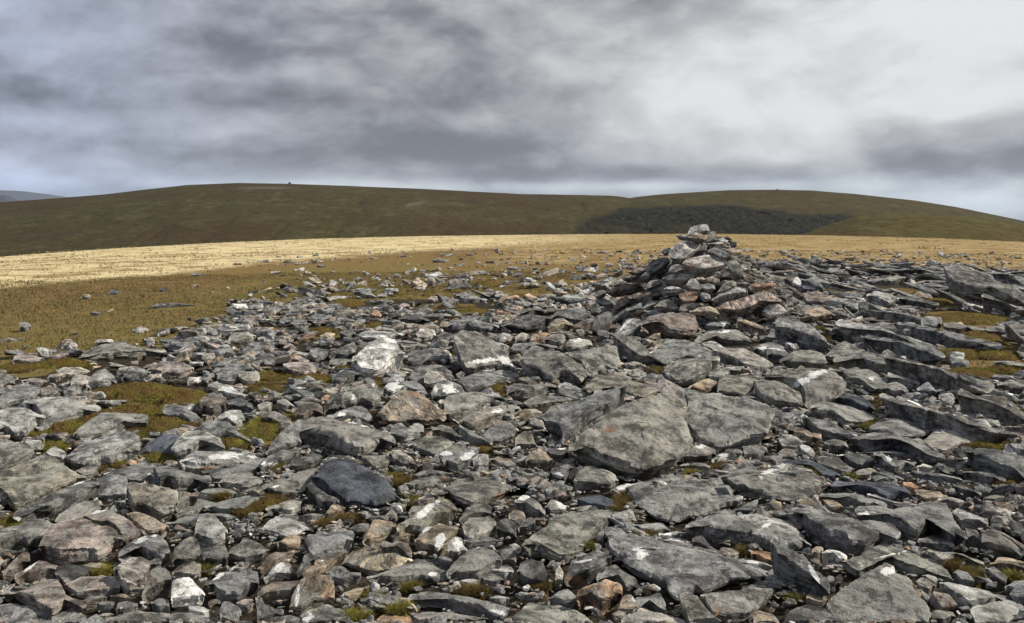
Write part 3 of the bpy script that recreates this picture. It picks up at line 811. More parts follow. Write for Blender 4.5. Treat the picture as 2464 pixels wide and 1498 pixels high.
R .4 S 168,94 178,92 196,98 214,106 200,103 185,104 172,102||
R .3 S 206,68 216,66 232,74 250,80 250,88 232,80||
R .4 l 98,54 112,52 124,48 133,50 132,54 120,57 104,56||
R .3 g 33,52 42,51 52,56 55,63 46,60 38,56||
R .3 n 33,58 40,57 47,60 48,63 36,62||
R .3 t 96,42 104,40 108,45 98,45||
R .3 t 142,44 148,38 156,43 148,44||
R .4 g 57,45 62,41 72,43 82,46 72,47 60,47||
R .4 g 106,42 118,41 130,44 136,48 122,47 110,45||
M2 .3 w 88,38 96,28 110,18 122,15 128,16 131,23 137,31 134,37 122,43 112,51 106,53 98,50 92,42|w:128,34,6,2,10|cream-white square boulder; the palest large rock left of centre
M2 .2 g 183,14 190,8 200,9 212,14 224,20 232,30 240,42 238,46 225,45 212,47 200,50 195,48 190,38 184,22|w:212,36,16,2.5,-8 w:232,37,7,5,20 w:216,45,16,2.5,-20|grey slab crossed by white quartz bands; centre, left of the two-humped boulder
M2 .2 g 183,56 200,50 212,48 226,45 240,46 246,52 236,57 225,58 212,64 196,66 188,60||
M2 .3 d 140,27 155,26 168,24 178,29 180,36 174,40 160,40 146,44 140,38|w:172,36,3,2,10|
M2 .2 d 141,52 148,42 156,40 170,40 180,46 183,54 178,57 165,58 155,60 146,58||
M2 .3 l 155,50 160,45 168,47 176,53 176,57 168,60 160,62 155,58||
M2 .3 g 117,64 122,57 132,55 145,55 155,60 158,66 150,66 140,64 130,66 124,68|w:126,60,9,5,0|grey stone with a thick white cap on its left; left of centre
M2 .3 g 161,66 166,58 178,55 188,58 195,67 186,70 174,73 163,72|w:178,63,6,5,0 w:166,62,3,3,0|grey stone marbled with white; centre left
M2 .2 T 112,84 118,78 126,70 132,63 145,63 155,66 165,76 174,82 175,90 172,96 160,97 145,96 132,96 120,93 114,88|o:148,67,13,3,5 o:158,75,6,1.5,10|fat striped boulder with orange-brown top; left of centre
M2 .35 k 169,78 178,70 195,67 210,65 220,65 228,69 237,74 236,76 225,80 210,84 195,89 180,92 174,88 175,82||long lens-shaped grey slab pointing right; right of the fat striped boulder
M2 .35 k 188,92 195,87 210,82 226,77 240,77 244,82 235,90 222,93 210,97 200,100 193,97|w:222,83,5,2,-15|
M2 .35 k 78,70 84,63 95,59 104,60 112,65 116,68 112,76 106,81 96,78 88,80 80,80|w:89,70,2,5,-30|
M2 .3 d 62,88 62,78 68,68 74,66 78,70 78,78 80,82 74,86||
M2 .3 g 64,90 75,83 88,79 97,78 104,84 107,90 104,95 95,92 84,91 74,91|w:78,86,6,2,-25|
M2 .35 S 38,102 42,96 50,88 60,88 64,91 80,92 96,94 108,98 118,104 126,110 128,114 120,118 106,122 94,127 84,125 74,121 62,117 50,116 40,112|w:90,94,6,1,5 w:100,97,5,1,10|big fish-shaped grey boulder; above the dark blue-grey slab
M2 .15 g 8,124 14,112 22,104 30,97 38,91 42,94 40,100 38,106 41,114 32,118 20,121 12,124||
M2 .3 d 2,134 10,126 22,121 38,117 41,120 36,126 24,133 12,138 4,138|w:13,132,5,2,-15 w:5,131,3,2,-30|
M2 .4 l 122,104 126,96 134,95 140,100 150,94 155,98 155,105 148,110 138,112 126,108||pale dumbbell-shaped stone; below the fat striped boulder
M2 .35 g 163,102 170,96 178,98 186,104 192,110 184,111 172,107||
M2 .2 k 140,116 150,108 162,106 172,108 183,114 176,120 165,126 155,122 146,118||
M2 .3 g 165,126 176,118 190,111 197,114 190,122 182,130 172,129|w:176,123,9,4,-15|grey slab with a large white patch; left of the biggest slab
M2 .4 g 172,131 185,122 200,116 206,120 202,130 196,136 186,140 178,137|w:196,124,8,3,-20 o:184,134,3,3,0|
M2 .3 l 200,128 206,123 214,124 216,132 212,138 202,138||
M2 .4 g 188,97 196,100 206,106 218,115 212,118 200,114 192,106||
M2 .2 g 209,106 218,98 228,92 236,95 241,104 238,110 226,115 216,114|o:226,94,4,2,0|
M2 .35 l 123,124 126,119 134,120 144,126 148,132 146,136 138,137 128,132||
M2 .4 t 216,130 224,126 236,129 239,133 226,135||
M2 .4 b 34,84 40,78 52,75 60,78 61,86 52,88 42,92 36,90||smooth brown rounded stone; left of centre among moss
M2 .2 g 67,34 70,28 80,23 90,19 92,24 91,31 84,33 74,32||
M2 .4 g 66,42 68,35 76,34 88,34 90,38 82,40 72,43||
M2 .3 p 24,38 34,37 46,38 56,43 52,50 40,50 30,48 25,44||
M2 .3 o 33,20 40,15 50,10 53,14 52,18 44,19 36,20||small orange wedge; far left of the cream-white boulder
M2 .4 d 69,50 78,45 88,45 96,49 88,54 76,58 70,56|w:77,46,3,1,-20|
M2 .3 g 49,26 56,24 68,29 62,34 54,36 50,32||
M2 .3 p 26,32 36,31 48,36 46,40 36,38 28,37||
M2 .3 d 179,40 186,38 192,44 184,47||
M2 .3 d 184,50 190,46 194,50 188,55||
M2 .4 l 18,74 26,72 31,76 34,79 26,81 19,79||
M2 .4 g 0,78 8,74 14,76 10,82 2,84||
M2 .4 d 76,10 84,7 90,9 92,13 84,15 77,13||
M2 .3 l 92,12 100,8 118,8 136,9 134,14 122,15 110,17 98,16||
M2 .3 l 148,12 152,6 164,7 166,14 156,17 150,16||
M2 .4 k 94,124 108,125 122,124 126,130 120,136 110,138 100,132||
M2 .3 d 24,136 40,126 56,121 66,122 60,130 50,138 36,139||
M2 .3 p 130,18 140,17 152,20 150,22 138,20||salmon-pink sliver; right behind the cream-white boulder
M2 .5 g 132,20 148,22 166,22 164,26 148,26 136,26||
M1 .25 g 0,72 10,62 22,58 34,60 38,62 36,70 30,74 22,78 10,80 0,82 -6,80||
M1 .3 k 38,62 46,60 56,63 58,68 50,70 38,70||
M1 .25 l 22,78 30,73 42,70 54,69 64,70 76,75 84,81 93,83 84,87 72,90 62,94 48,100 36,104 32,96 40,90 30,82||long pale humped boulder; on the left beside the moss hollow
M1 .35 l -4,84 10,79 22,80 32,84 42,90 42,94 32,100 26,104 22,111 14,111 8,106 -4,103||blocky pale boulder; touching the left edge above the big tilted slab
M1 .2 k -4,113 12,112 28,113 34,120 26,126 12,134 -4,139||
M1 .3 g 68,105 72,98 84,90 98,85 115,84 132,85 138,86 137,92 136,98 126,100 118,99 108,104 92,110 78,114||blue-grey shelf-like slab; its right end jutting out over moss, left foreground
M1 .25 l 58,128 62,120 76,112 84,108 94,104 108,102 120,101 128,108 131,113 129,124 122,127 112,129 102,134 92,133 84,138 70,137 62,132||large pale wrinkled boulder; in front of the blue-grey shelf slab
M1 .3 g 70,140 78,136 88,132 94,131 92,136 86,146 80,147 72,143||
M1 .2 l 42,123 50,116 60,120 62,124 58,128 48,127||
M1 .2 g 151,82 154,77 162,78 172,80 182,86 190,92 186,96 176,94 168,90 158,91 153,88||
M1 .4 b 185,74 190,70 200,68 210,70 212,78 208,84 198,87 188,84||round cracked brown-grey boulder; at the right end of the moss hollow
M1 .4 g 210,74 222,71 234,76 236,82 224,83 212,81||
M1 .3 l 205,87 214,82 224,82 228,88 228,93 220,98 212,93 200,93||
M1 .35 l 159,118 166,108 174,102 184,101 196,105 204,110 209,118 206,122 196,121 184,121 178,127 166,129 160,124||rounded pale boulder with a shaded left flank; behind the rust-banded white slab
M1 .2 n 130,124 136,114 144,108 158,104 166,104 164,112 158,120 160,126 146,126 138,124||blue-black speckled boulder; left foreground, above moss
M1 .2 g 182,100 190,93 204,92 212,93 220,101 232,110 234,114 222,110 210,106 200,108||
M1 .4 l 167,136 170,130 180,120 186,124 200,122 220,122 240,122 246,127 240,134 225,138 206,141 188,141 176,139|w:210,125,16,3,-3 o:190,137,14,3,-8 w:180,132,8,4,0 w:236,126,5,2,0|rust-banded white slab; left foreground
M1 .3 g 188,142 206,138 225,134 240,130 246,134 236,142 224,144 210,150 200,150||
M1 .3 p 152,134 157,128 164,130 166,135 158,137||
M1 .4 S 73,36 78,26 88,21 100,18 117,18 118,22 132,24 150,27 154,30 140,33 125,35 104,36 88,36||layered flat outcrop with a black overhang; left, at the edge of the grass
M1 .3 p 12,38 14,32 26,30 38,33 46,38 34,40 20,39||
M1 .2 l 52,46 62,43 76,42 84,45 78,49 66,51 56,51||
M1 .3 l 80,62 84,52 90,46 98,44 106,52 108,58 100,61 90,62||
M1 .3 l 66,60 66,53 72,49 80,50 84,52 80,60 72,62||
M1 .3 g 113,54 118,46 126,42 134,44 140,48 136,51 128,53 120,56||
M1 .3 p 137,46 140,39 150,38 156,40 152,48 144,47||
M1 .3 p 150,49 154,40 164,37 174,40 180,44 176,48 168,51 158,50||
M1 .2 g 202,54 204,47 212,40 222,38 230,42 234,46 226,50 222,57 212,59 204,57||
M1 .3 l 212,20 214,14 220,9 232,9 238,14 232,18 222,20||
M1 .4 w 174,58 176,51 184,52 188,51 188,54 182,58||
M1 .3 l 203,66 204,58 212,58 220,64 230,68 226,72 214,70|w:214,64,9,4,25|
M1 .4 p 44,54 46,50 54,48 58,51 52,55||
M1 .3 g -4,50 8,49 14,54 14,60 6,60 -4,58||
M1 .4 l 20,56 30,52 44,54 44,58 32,59||
M1 .4 b 127,30 134,28 136,34 128,35||
M1 .3 k 222,48 240,46 242,52 240,58 228,58 222,54||
C .3 l 119,19 122,13 127,11 136,10 137,14 138,17 133,19 126,20 121,22||topmost grey stone; crowning the summit of the cairn
C .3 t 120,22 126,17 131,18 135,21 135,26 130,26 124,24||rounded tan-grey stone; just under the cairn's topmost stone
C .3 k 135,24 138,17 143,16 145,22 145,25 140,26 136,27||faceted brown-grey stone; on the cairn's top right
C .3 w 146,23 150,22 154,25 152,28 147,26||small white stone; on the right side near the cairn's top
C .4 g 109,20 116,19 124,21 128,25 120,24 112,23||flat dark stone; jutting out left near the cairn's top
C .4 l 136,27 144,26 150,25 151,29 144,30 137,29||
C .15 l 103,37 106,30 112,26 118,24 126,26 132,29 130,33 122,38 117,43 110,44 105,41||large grey striped block; upper left of the cairn
C .3 b 118,40 122,35 130,30 134,26 136,29 135,35 128,36||reddish brown stone; wedged right of the cairn's large grey striped block
C .3 g 97,34 101,30 107,30 104,35 100,37||
C .2 l 115,46 118,41 126,38 136,36 142,36 152,40 153,47 148,51 140,54 130,55 122,52 116,49|o:120,47,6,4,-20|largest pale boulder of the cairn; cream on the right, ochre on the left
C .3 g 136,33 142,30 150,32 156,37 157,40 150,41 142,38 137,36||
C .3 t 153,32 160,30 166,31 166,36 158,37 154,34||
C .3 t 155,36 158,36 159,39 157,41||
C .2 d 83,48 88,41 98,38 103,38 105,42 100,47 92,52 88,55||
C .2 g 103,51 106,45 110,44 115,45 115,50 108,53||
C .3 k 152,48 154,42 160,41 165,45 166,50 168,55 164,57 158,53||
C .3 l 164,46 168,44 173,47 173,51 168,51||
C .3 t 167,52 173,56 178,60 174,61 168,59||
C .3 b 69,52 76,48 80,47 84,50 79,54 72,54||
C .4 d 73,56 80,52 86,51 90,55 84,60 76,60 66,60 64,56||
C .4 g 97,57 104,53 115,52 125,52 124,58 116,61 104,61 98,60||flat grey flagstone; below the cairn's largest pale boulder on the left
C .2 g 84,62 88,58 96,57 99,61 92,64 84,67||
C .2 l 118,62 122,56 126,56 131,64 130,67 122,66||pale triangular stone; in the middle of the cairn
C .3 t 127,56 132,55 135,58 133,60 128,60||
C .3 t 135,58 140,54 145,58 144,62 138,61||
C .4 g 131,62 137,60 142,62 143,67 136,68 131,66||
C .2 k 145,67 150,61 157,58 161,60 160,64 152,68 146,69||
C .4 g 161,60 168,59 173,63 168,64 162,62||
C .3 l 140,75 146,70 154,65 164,63 169,66 168,71 160,73 150,75 142,77||pale smooth tongue-shaped stone; right of the cairn's middle
C .4 w 99,66 102,63 110,63 114,66 108,68 100,68||
C .2 o 112,74 112,69 120,67 127,67 128,73 124,78 117,78||red-brown striped block; in the centre of the cairn
C .3 l 130,72 132,68 138,70 139,75 134,76||
C .2 b 50,70 56,65 64,61 74,59 80,61 80,65 74,68 64,71 54,72||
C .3 k 54,60 58,56 64,56 64,62 56,64||
C .3 b 66,72 74,70 84,67 88,68 86,72 78,77 70,76||
C .4 d 39,70 44,66 50,66 50,71 42,74||
C .3 g 40,75 46,72 54,76 57,80 50,81 42,79||
C .2 b 56,82 60,75 68,72 70,76 66,80 60,84||
C .4 g 80,80 88,75 100,74 104,75 98,78 88,82 82,84||
C .2 k 91,82 96,77 102,74 107,78 113,84 108,86 98,84||pyramid-shaped grey stone; low in the front of the cairn
C .4 b 112,84 114,78 124,77 130,78 128,82 120,86 116,87||
C .4 t 121,86 128,81 138,80 144,83 146,88 140,88 130,88||
C .35 P 143,82 150,77 162,74 176,70 186,67 195,70 199,78 194,80 182,82 170,88 158,89 147,88||long pinkish log-shaped stone; at the lower right of the cairn
C .2 l 182,86 188,79 196,78 201,82 204,88 196,91 190,92||striped pale stone; beside the right end of the log-shaped stone
C .4 o 174,62 182,61 192,60 195,62 192,66 184,66 176,66||orange flat stone; on the cairn's right skirt
c .2 l 183,54 188,52 194,57 196,60 188,60||
c .4 b 194,65 198,60 206,63 214,68 219,72 216,74 206,70 196,68||
c .3 b 201,57 207,54 213,55 217,60 214,64 208,62|w:213,59,4,5,0|brown stone with a white right half; right of the cairn
c .4 d 192,68 200,68 207,70 204,72 195,71||
c .3 g 196,72 206,71 216,75 218,82 208,83 200,78||
c .3 l 218,76 222,73 228,73 230,77 222,78||
c .2 d 37,100 42,88 50,84 56,84 52,92 48,98 42,103||dark upright plate; leaning on the left foot of the cairn
C .4 g 52,92 56,86 68,80 78,78 80,81 70,87 60,92 54,95||
C .3 o 71,89 74,84 80,82 82,86 78,89||
C .4 g 82,84 92,83 100,86 96,90 88,89||
C .4 l 97,88 104,85 112,86 118,88 110,90 100,91||
C .4 b 80,88 86,87 90,91 86,95 82,94||
c .25 l 57,105 62,98 68,91 76,90 81,93 79,98 72,106 66,107|w:66,96,8,1,-45|light grey pillar; leaning left of the dark brown boulder at the cairn's foot
c .3 g 130,96 136,90 146,88 152,92 155,97 148,101 138,100|w:150,94,3,4,-30|
c .3 t 152,90 158,88 164,92 165,98 160,98 155,94||
c .4 t 162,92 170,91 180,95 186,99 184,104 176,102 168,98||
c .4 d 3,90 8,84 16,83 28,85 40,89 38,94 28,95 12,93||dark sleek lens-shaped stone; left of the cairn's foot
c .4 t 0,98 8,91 14,90 22,95 22,98 10,101 2,103||
c .3 d 36,80 40,78 46,83 44,88 38,88||
c .3 b 22,96 32,92 40,89 38,96 28,100 24,100||
c .3 b 24,100 30,99 32,104 28,107||
c .4 d 42,101 50,100 54,104 50,108 44,107||
c .5 d 180,105 190,104 196,106 192,110 182,110||
c .4 b 174,92 182,88 190,92 186,97 178,95||
K .4 d 153,86 160,80 172,76 182,76 190,80 196,80 190,85 182,90 172,91 160,89||dark humpbacked boulder; left of the cairn in the mid field
K .4 d 163,78 172,71 182,70 192,72 196,76 184,76 172,76||
K .3 g 106,88 112,82 124,79 132,81 145,84 150,88 140,91 124,89 114,90||
K .4 g 114,60 120,57 132,60 140,64 132,66 120,65||
K .4 d 66,80 72,75 80,77 90,79 91,82 80,83 70,82||
K .5 g 83,76 92,75 104,75 110,78 100,80 88,79||
K .4 p 90,64 92,60 98,60 99,65 94,66||
K .3 d 104,54 112,49 122,49 130,50 122,54 110,55||
K .3 t 155,79 160,76 168,78 166,81 158,82||
K .3 o 40,76 46,72 51,76 50,79 44,78||
K .3 t 100,87 102,81 108,82 108,86 104,88||
K .3 w 172,68 178,66 182,69 176,70||small bright white stone; left of the cairn in the mid field
K .4 d 194,60 200,60 214,64 212,67 200,64||
K .2 l 0,61 10,60 22,61 14,64 2,64||
K .3 g 27,58 34,54 42,58 46,62 38,62||
K .3 d 210,47 214,42 220,42 226,45 218,47||
K .3 g 93,30 97,28 108,29 106,31||lone flat stone; farthest out on the grass in the middle
L .4 d 102,58 110,54 120,54 135,54 136,56 120,57 110,58||long dark flat stone; lying alone in the olive grass on the left
L .3 n 75,48 78,45 83,46 82,48||small blue-grey stone; right one of the pair in the left grass
L .3 l 56,50 60,48 63,49 62,51||small pale stone; left one of the pair in the left grass
L .3 n 110,46 113,43 116,44 114,46||little rounded stone; alone in the grass above the long dark flat stone
L .3 g 62,61 66,60 72,61 68,62||little flat stone; in the left grass below the long dark flat stone
L .3 n 158,61 162,58 167,61 160,62||
L .4 g 13,72 14,67 20,68 22,71 18,73||two-lobed dark stone; at the far left in the olive grass
L .3 g 43,81 47,79 51,79 48,81||
L .3 g 0,80 6,78 16,79 10,81||
L .3 g 131,34 136,33 142,34 138,35||flat stone; at the line where the straw grass begins on the left
"""

# ------------------------------------------------------------------ where stone, turf and straw lie on the plateau
STONY = np.array([(-600, 880), (0, 868), (60, 850), (200, 835), (330, 838), (450, 800), (540, 760), (570, 715), (650, 690), (760, 668),
                  (900, 672), (1100, 662), (1300, 655), (1450, 640), (1600, 615), (1800, 615), (2000, 625), (2200, 635), (2350, 645), (2464, 655), (3200, 680)]) * D2U
STRAW = np.array([(-600, 730), (0, 700), (300, 672), (500, 655), (700, 634), (1000, 612), (1200, 603), (1400, 594), (1700, 588), (2464, 600), (3200, 620)]) * D2U
# openings of turf or moss in the stone field, as displayed positions (x, y, half width, half height)
HOLES = [(370, 955, 150, 32), (395, 1020, 62, 28), (150, 1035, 70, 16), (20, 890, 130, 15), (1128, 743, 75, 15), (780, 802, 62, 10), (560, 1068, 42, 20),
         (635, 1045, 52, 26), (2300, 770, 110, 26), (2390, 835, 100, 24), (2400, 888, 120, 28), (640, 920, 60, 18), (630, 1214, 60, 22),
         (980, 725, 90, 12), (1250, 700, 60, 10), (860, 740, 60, 12), (700, 730, 40, 8), (650, 790, 60, 10), (1350, 675, 60, 8), (2180, 700, 90, 8),
         (1080, 700, 70, 8), (2250, 735, 60, 8)]


def stony(px, py, soft=9.0):
    yb = np.interp(px, STONY[:, 0], STONY[:, 1])
    s = smooth(-soft * .6, soft * 1.6, py - yb)
    for (x, y, a, b) in HOLES:
        r = np.hypot((px - x * D2U) / (a * D2U), (py - y * D2U) / (b * D2U))
        s = s * smooth(.75, 1.15, r)
    return s


def zones(X, Y, Z):
    px, py = project(np.stack([X, Y, Z], -1))
    front = Y > 0.5
    px = np.clip(px, -500, 1500)
    py = np.where(front, py, 900)
    st = stony(px, py - 22 * smooth(340, 280, py) * smooth(760, 560, px))
    yb = np.interp(px, STRAW[:, 0], STRAW[:, 1])
    sw = smooth(3, -9, py - yb)
    right = smooth(330, 780, px)
    straw = sw * (1 - right * .86)
    gold = smooth(16, -4, py - yb - 10) * smooth(380, 620, px)
    return st, straw, gold


# ------------------------------------------------------------------ ground: one polar sheet reaching past the plateau
def build_ground():
    th_f = np.linspace(-1.15, 1.15, 420)
    th_b = np.linspace(1.15, 2 * math.pi - 1.15, 60)[1:]
    th = np.concatenate([th_f, th_b])
    r = np.concatenate([[0.01], np.geomspace(.6, 4000, 330)])
    RR, TT = np.meshgrid(r, th, indexing='ij')
    X, Y = RR * np.sin(TT), RR * np.cos(TT)
    Z = gz(X, Y)
    far = smooth(6, 30, RR) * smooth(900, 200, RR)
    bumpy = fbm(np.stack([X * .45, Y * .45, X * 0], -1), 4, 5) * .055 * far
    near = fbm(np.stack([X * 2.2, Y * 2.2, X * 0], -1), 4, 9) * .025 * smooth(30, 6, RR)
    st, sw, go = zones(X, Y, Z)
    Z = Z + bumpy + near + 0.02 * (1 - st) * smooth(20, 4, RR)
    Z = Z - 0.02
    V = np.stack([X, Y, Z], -1).reshape(-1, 3)
    F = grid_faces(*X.shape)
    zn = np.stack([st, sw, go], -1).reshape(-1, 3)
    px, py = project(np.stack([X, Y, Z], -1))
    px = np.clip(px, -500, 1500)
    ya, yb = np.interp(px, STRAW[:, 0], STRAW[:, 1]), np.interp(px, STONY[:, 0], STONY[:, 1])
    wet = np.where(Y > .5, np.clip((py - ya) / np.maximum(yb - ya, 4), 0, 1) * (1 - .9 * smooth(330, 620, px)), 1)
    o = mesh_from('ground', V, [F[:, ::-1]], True, {'zone': ('FLOAT_VECTOR', zn), 'wet': ('FLOAT', wet)}, mat=GROUND)
    tag(o, 'open moorland plateau of straw and brown turf with bare soil between the stones', 'ground', kind='structure')


build_ground()


# ------------------------------------------------------------------ hills across the valley
def build_hill(name, sky, x0, x1, D0, D1, zlow, label, crag=None, scree=None, warm=None, nu=420, seed=1, mat=None, prof=1.15, rough=1.0, back=0.35, ker_n=9):
    sky = np.array(sky, float) * D2U
    xs = np.linspace(x0 * D2U, x1 * D2U, nu)
    ys = np.interp(xs, sky[:, 0], sky[:, 1])
    ker = np.hanning(ker_n)
    ker /= ker.sum()
    ys = np.convolve(np.pad(ys, ker_n // 2, 'edge'), ker, 'valid')
    s = np.concatenate([np.linspace(0, 1, 130), np.linspace(1, 2, 40)[1:]])
    tanu = (xs - CX) / FPX
    elev = (YH - ys) / FPX / math.cos(PITCH)
    zs = EYE + elev * D1
    S, U = np.meshgrid(s, np.arange(nu), indexing='ij')
    D = D0 + (D1 - D0) * np.where(S < 1, S, 1 + (S - 1) * back * 2)
    rise = np.where(S < 1, 1 - (1 - np.clip(S, 0, 1)) ** prof, 1 - np.maximum(S - 1, 0) ** 1.7)
    Z = zlow + (zs[U] - zlow) * rise
    X = tanu[U] * D
    Y = D
    n = fbm(np.stack([X * .006, Y * .006, X * 0], -1), 5, seed)
    n2 = fbm(np.stack([X * .03, Y * .03, Z * .03], -1), 4, seed + 7)
    keep = smooth(0.99, 0.85, S)
    Z = Z + n * 6 * rough * keep + n2 * 1.6 * rough * keep
    Z = Z + n2 * .4
    gl = fbm(np.stack([X * .011, Y * .0025, X * 0], -1), 4, seed + 11)
    Z = Z - (1 - smooth(0, .16, np.abs(gl))) * 2.2 * rough * keep * smooth(.1, .4, S)
    px, py = project(np.stack([X, Y, Z], -1))
    dx, dy = px / D2U, py / D2U
    cr = np.zeros_like(X)
    if crag is not None:
        c = np.array(crag, float)
        top = np.interp(dx, c[:, 0], c[:, 1])
        cr = smooth(-9, 16, dy - top + 16 * fbm(np.stack([dx * .012, dy * .03, dx * 0], -1), 4, seed + 31, .6)) * smooth(1220, 1500, dx) * (S < 1)
        rr = fbm(np.stack([X * .035, Y * .01, Z * .015], -1), 5, seed + 3, .6)
        rr2 = fbm(np.stack([X * .12, Y * .05, Z * .06], -1), 4, seed + 5, .6)
        Y = Y + (np.abs(rr) * 60 - 20 + rr2 * 12) * cr
        Z = Z + rr2 * 5 * cr
    sc = np.zeros_like(X)
    for (x, y, a, b_, sl) in (scree or []):
        sc = np.maximum(sc, 1 - np.hypot((dx - x) / a, (dy - y - sl * (dx - x)) / b_))
    wm = np.zeros_like(X)
    if warm is not None:
        wt = np.interp(dx, np.array(warm)[:, 0], np.array(warm)[:, 1])
        wm = smooth(-14, 14, dy - wt) * .6
    V = np.stack([X, Y, Z], -1).reshape(-1, 3)
    zn = np.stack([cr, np.clip(sc, 0, 1), wm], -1).reshape(-1, 3)
    F = grid_faces(*X.shape)
    o = mesh_from(name, V, [F], True, {'zone': ('FLOAT_VECTOR', zn)}, mat=mat or HILL)
    tag(o, label, 'hill', kind='structure')
    return o


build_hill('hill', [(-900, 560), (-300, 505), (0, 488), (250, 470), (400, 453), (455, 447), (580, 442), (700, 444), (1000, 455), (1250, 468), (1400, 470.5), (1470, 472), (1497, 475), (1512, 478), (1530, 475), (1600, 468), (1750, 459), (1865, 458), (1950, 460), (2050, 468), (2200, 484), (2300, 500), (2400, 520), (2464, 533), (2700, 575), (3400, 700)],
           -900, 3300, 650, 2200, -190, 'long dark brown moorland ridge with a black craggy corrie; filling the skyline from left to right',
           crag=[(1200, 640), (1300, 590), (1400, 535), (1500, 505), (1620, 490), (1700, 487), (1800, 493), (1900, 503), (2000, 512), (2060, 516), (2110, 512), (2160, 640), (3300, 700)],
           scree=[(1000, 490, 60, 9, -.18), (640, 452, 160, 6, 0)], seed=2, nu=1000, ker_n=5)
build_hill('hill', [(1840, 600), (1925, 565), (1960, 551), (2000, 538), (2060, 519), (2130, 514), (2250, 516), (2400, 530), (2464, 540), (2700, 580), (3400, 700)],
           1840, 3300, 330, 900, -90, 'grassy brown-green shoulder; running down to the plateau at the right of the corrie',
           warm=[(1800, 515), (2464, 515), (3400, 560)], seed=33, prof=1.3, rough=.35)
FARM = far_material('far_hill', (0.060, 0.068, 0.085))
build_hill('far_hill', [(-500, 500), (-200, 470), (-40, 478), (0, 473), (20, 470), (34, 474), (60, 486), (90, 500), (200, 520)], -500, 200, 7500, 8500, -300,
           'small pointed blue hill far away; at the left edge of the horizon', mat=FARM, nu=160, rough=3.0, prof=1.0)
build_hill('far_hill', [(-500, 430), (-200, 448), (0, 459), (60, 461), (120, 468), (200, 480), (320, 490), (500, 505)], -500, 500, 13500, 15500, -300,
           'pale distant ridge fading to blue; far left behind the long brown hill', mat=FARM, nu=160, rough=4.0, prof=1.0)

# ------------------------------------------------------------------ stones traced one by one
TILES = {'F1': (0, 1434, 2.996), 'F2': (800, 1434, 2.996), 'F3': (1600, 1434, 2.996), 'F4': (2381, 1434, 2.996),
         'M1': (0, 1000, 2.996), 'M2': (800, 1000, 2.996), 'M3': (1600, 1000, 2.996), 'M4': (2381, 1000, 2.996),
         'C': (1700, 660, 2.738), 'c': (1700, 660, 2.738), 'L': (0, 700, 2.24), 'K': (1000, 700, 2.738), 'R': (2381, 700, 3.08)}
S2U = 1024.0 / 3181.0
# colour, words for it, strength of the layering
COLS = {'g': ((.160, .161, .154), 'grey', .45), 'd': ((.080, .079, .074), 'dark grey', .45), 'n': ((.062, .070, .084), 'blue-grey', .12),
        'l': ((.265, .261, .243), 'pale grey', .45), 't': ((.255, .205, .148), 'tan', .5), 'T': ((.270, .225, .160), 'tan', 1.0),
        'b': ((.140, .114, .092), 'brown', .5), 'o': ((.250, .158, .100), 'orange-brown', .3), 'O': ((.310, .205, .130), 'orange-brown', .9),
        'p': ((.250, .212, .182), 'pinkish', .4), 'P': ((.265, .205, .172), 'pinkish', .8), 'w': ((.520, .510, .470), 'whitish', .15),
        'k': ((.168, .162, .138), 'greenish grey', .45), 'K': ((.180, .176, .158), 'mottled grey', .24), 'S': ((.150, .149, .141), 'slate grey', .6)}
GAIN = 1.24


def resample(P, n):
    Q = np.vstack([P, P[:1]])
    L = np.hypot(*np.diff(Q, axis=0).T)
    c = np.concatenate([[0], np.cumsum(L)])
    s = np.linspace(0, c[-1], n, endpoint=False)
    return np.stack([np.interp(s, c, Q[:, 0]), np.interp(s, c, Q[:, 1])], 1), c[-1]


def stone_mesh(P, t, col, marks, mode, seed, lod=1.0):
    """grow the stone, then again with its outline corrected for what the relief took off"""
    P0 = P.copy()
    for it in range(3):
        r = stone_once(P, t, col, marks, mode, seed, lod if it == 2 else .5)
        if it == 2:
            return r
        px, py = r[-1][1], r[-1][2]
        if mode == 'field':
            ok = r[0][:, 2] > gz(r[0][:, 0], r[0][:, 1]) - .01
            px, py = px[ok], py[ok]
        lo, hi = np.array([px.min(), py.min()]), np.array([px.max(), py.max()])
        l0, h0 = P0.min(0), P0.max(0)
        cl, ch = P.min(0), P.max(0)
        nl, nh = cl + (l0 - lo), ch + (h0 - hi)
        nh = np.maximum(nh, nl + (h0 - l0) * .6)
        P = nl + (P - cl) / (ch - cl) * (nh - nl)


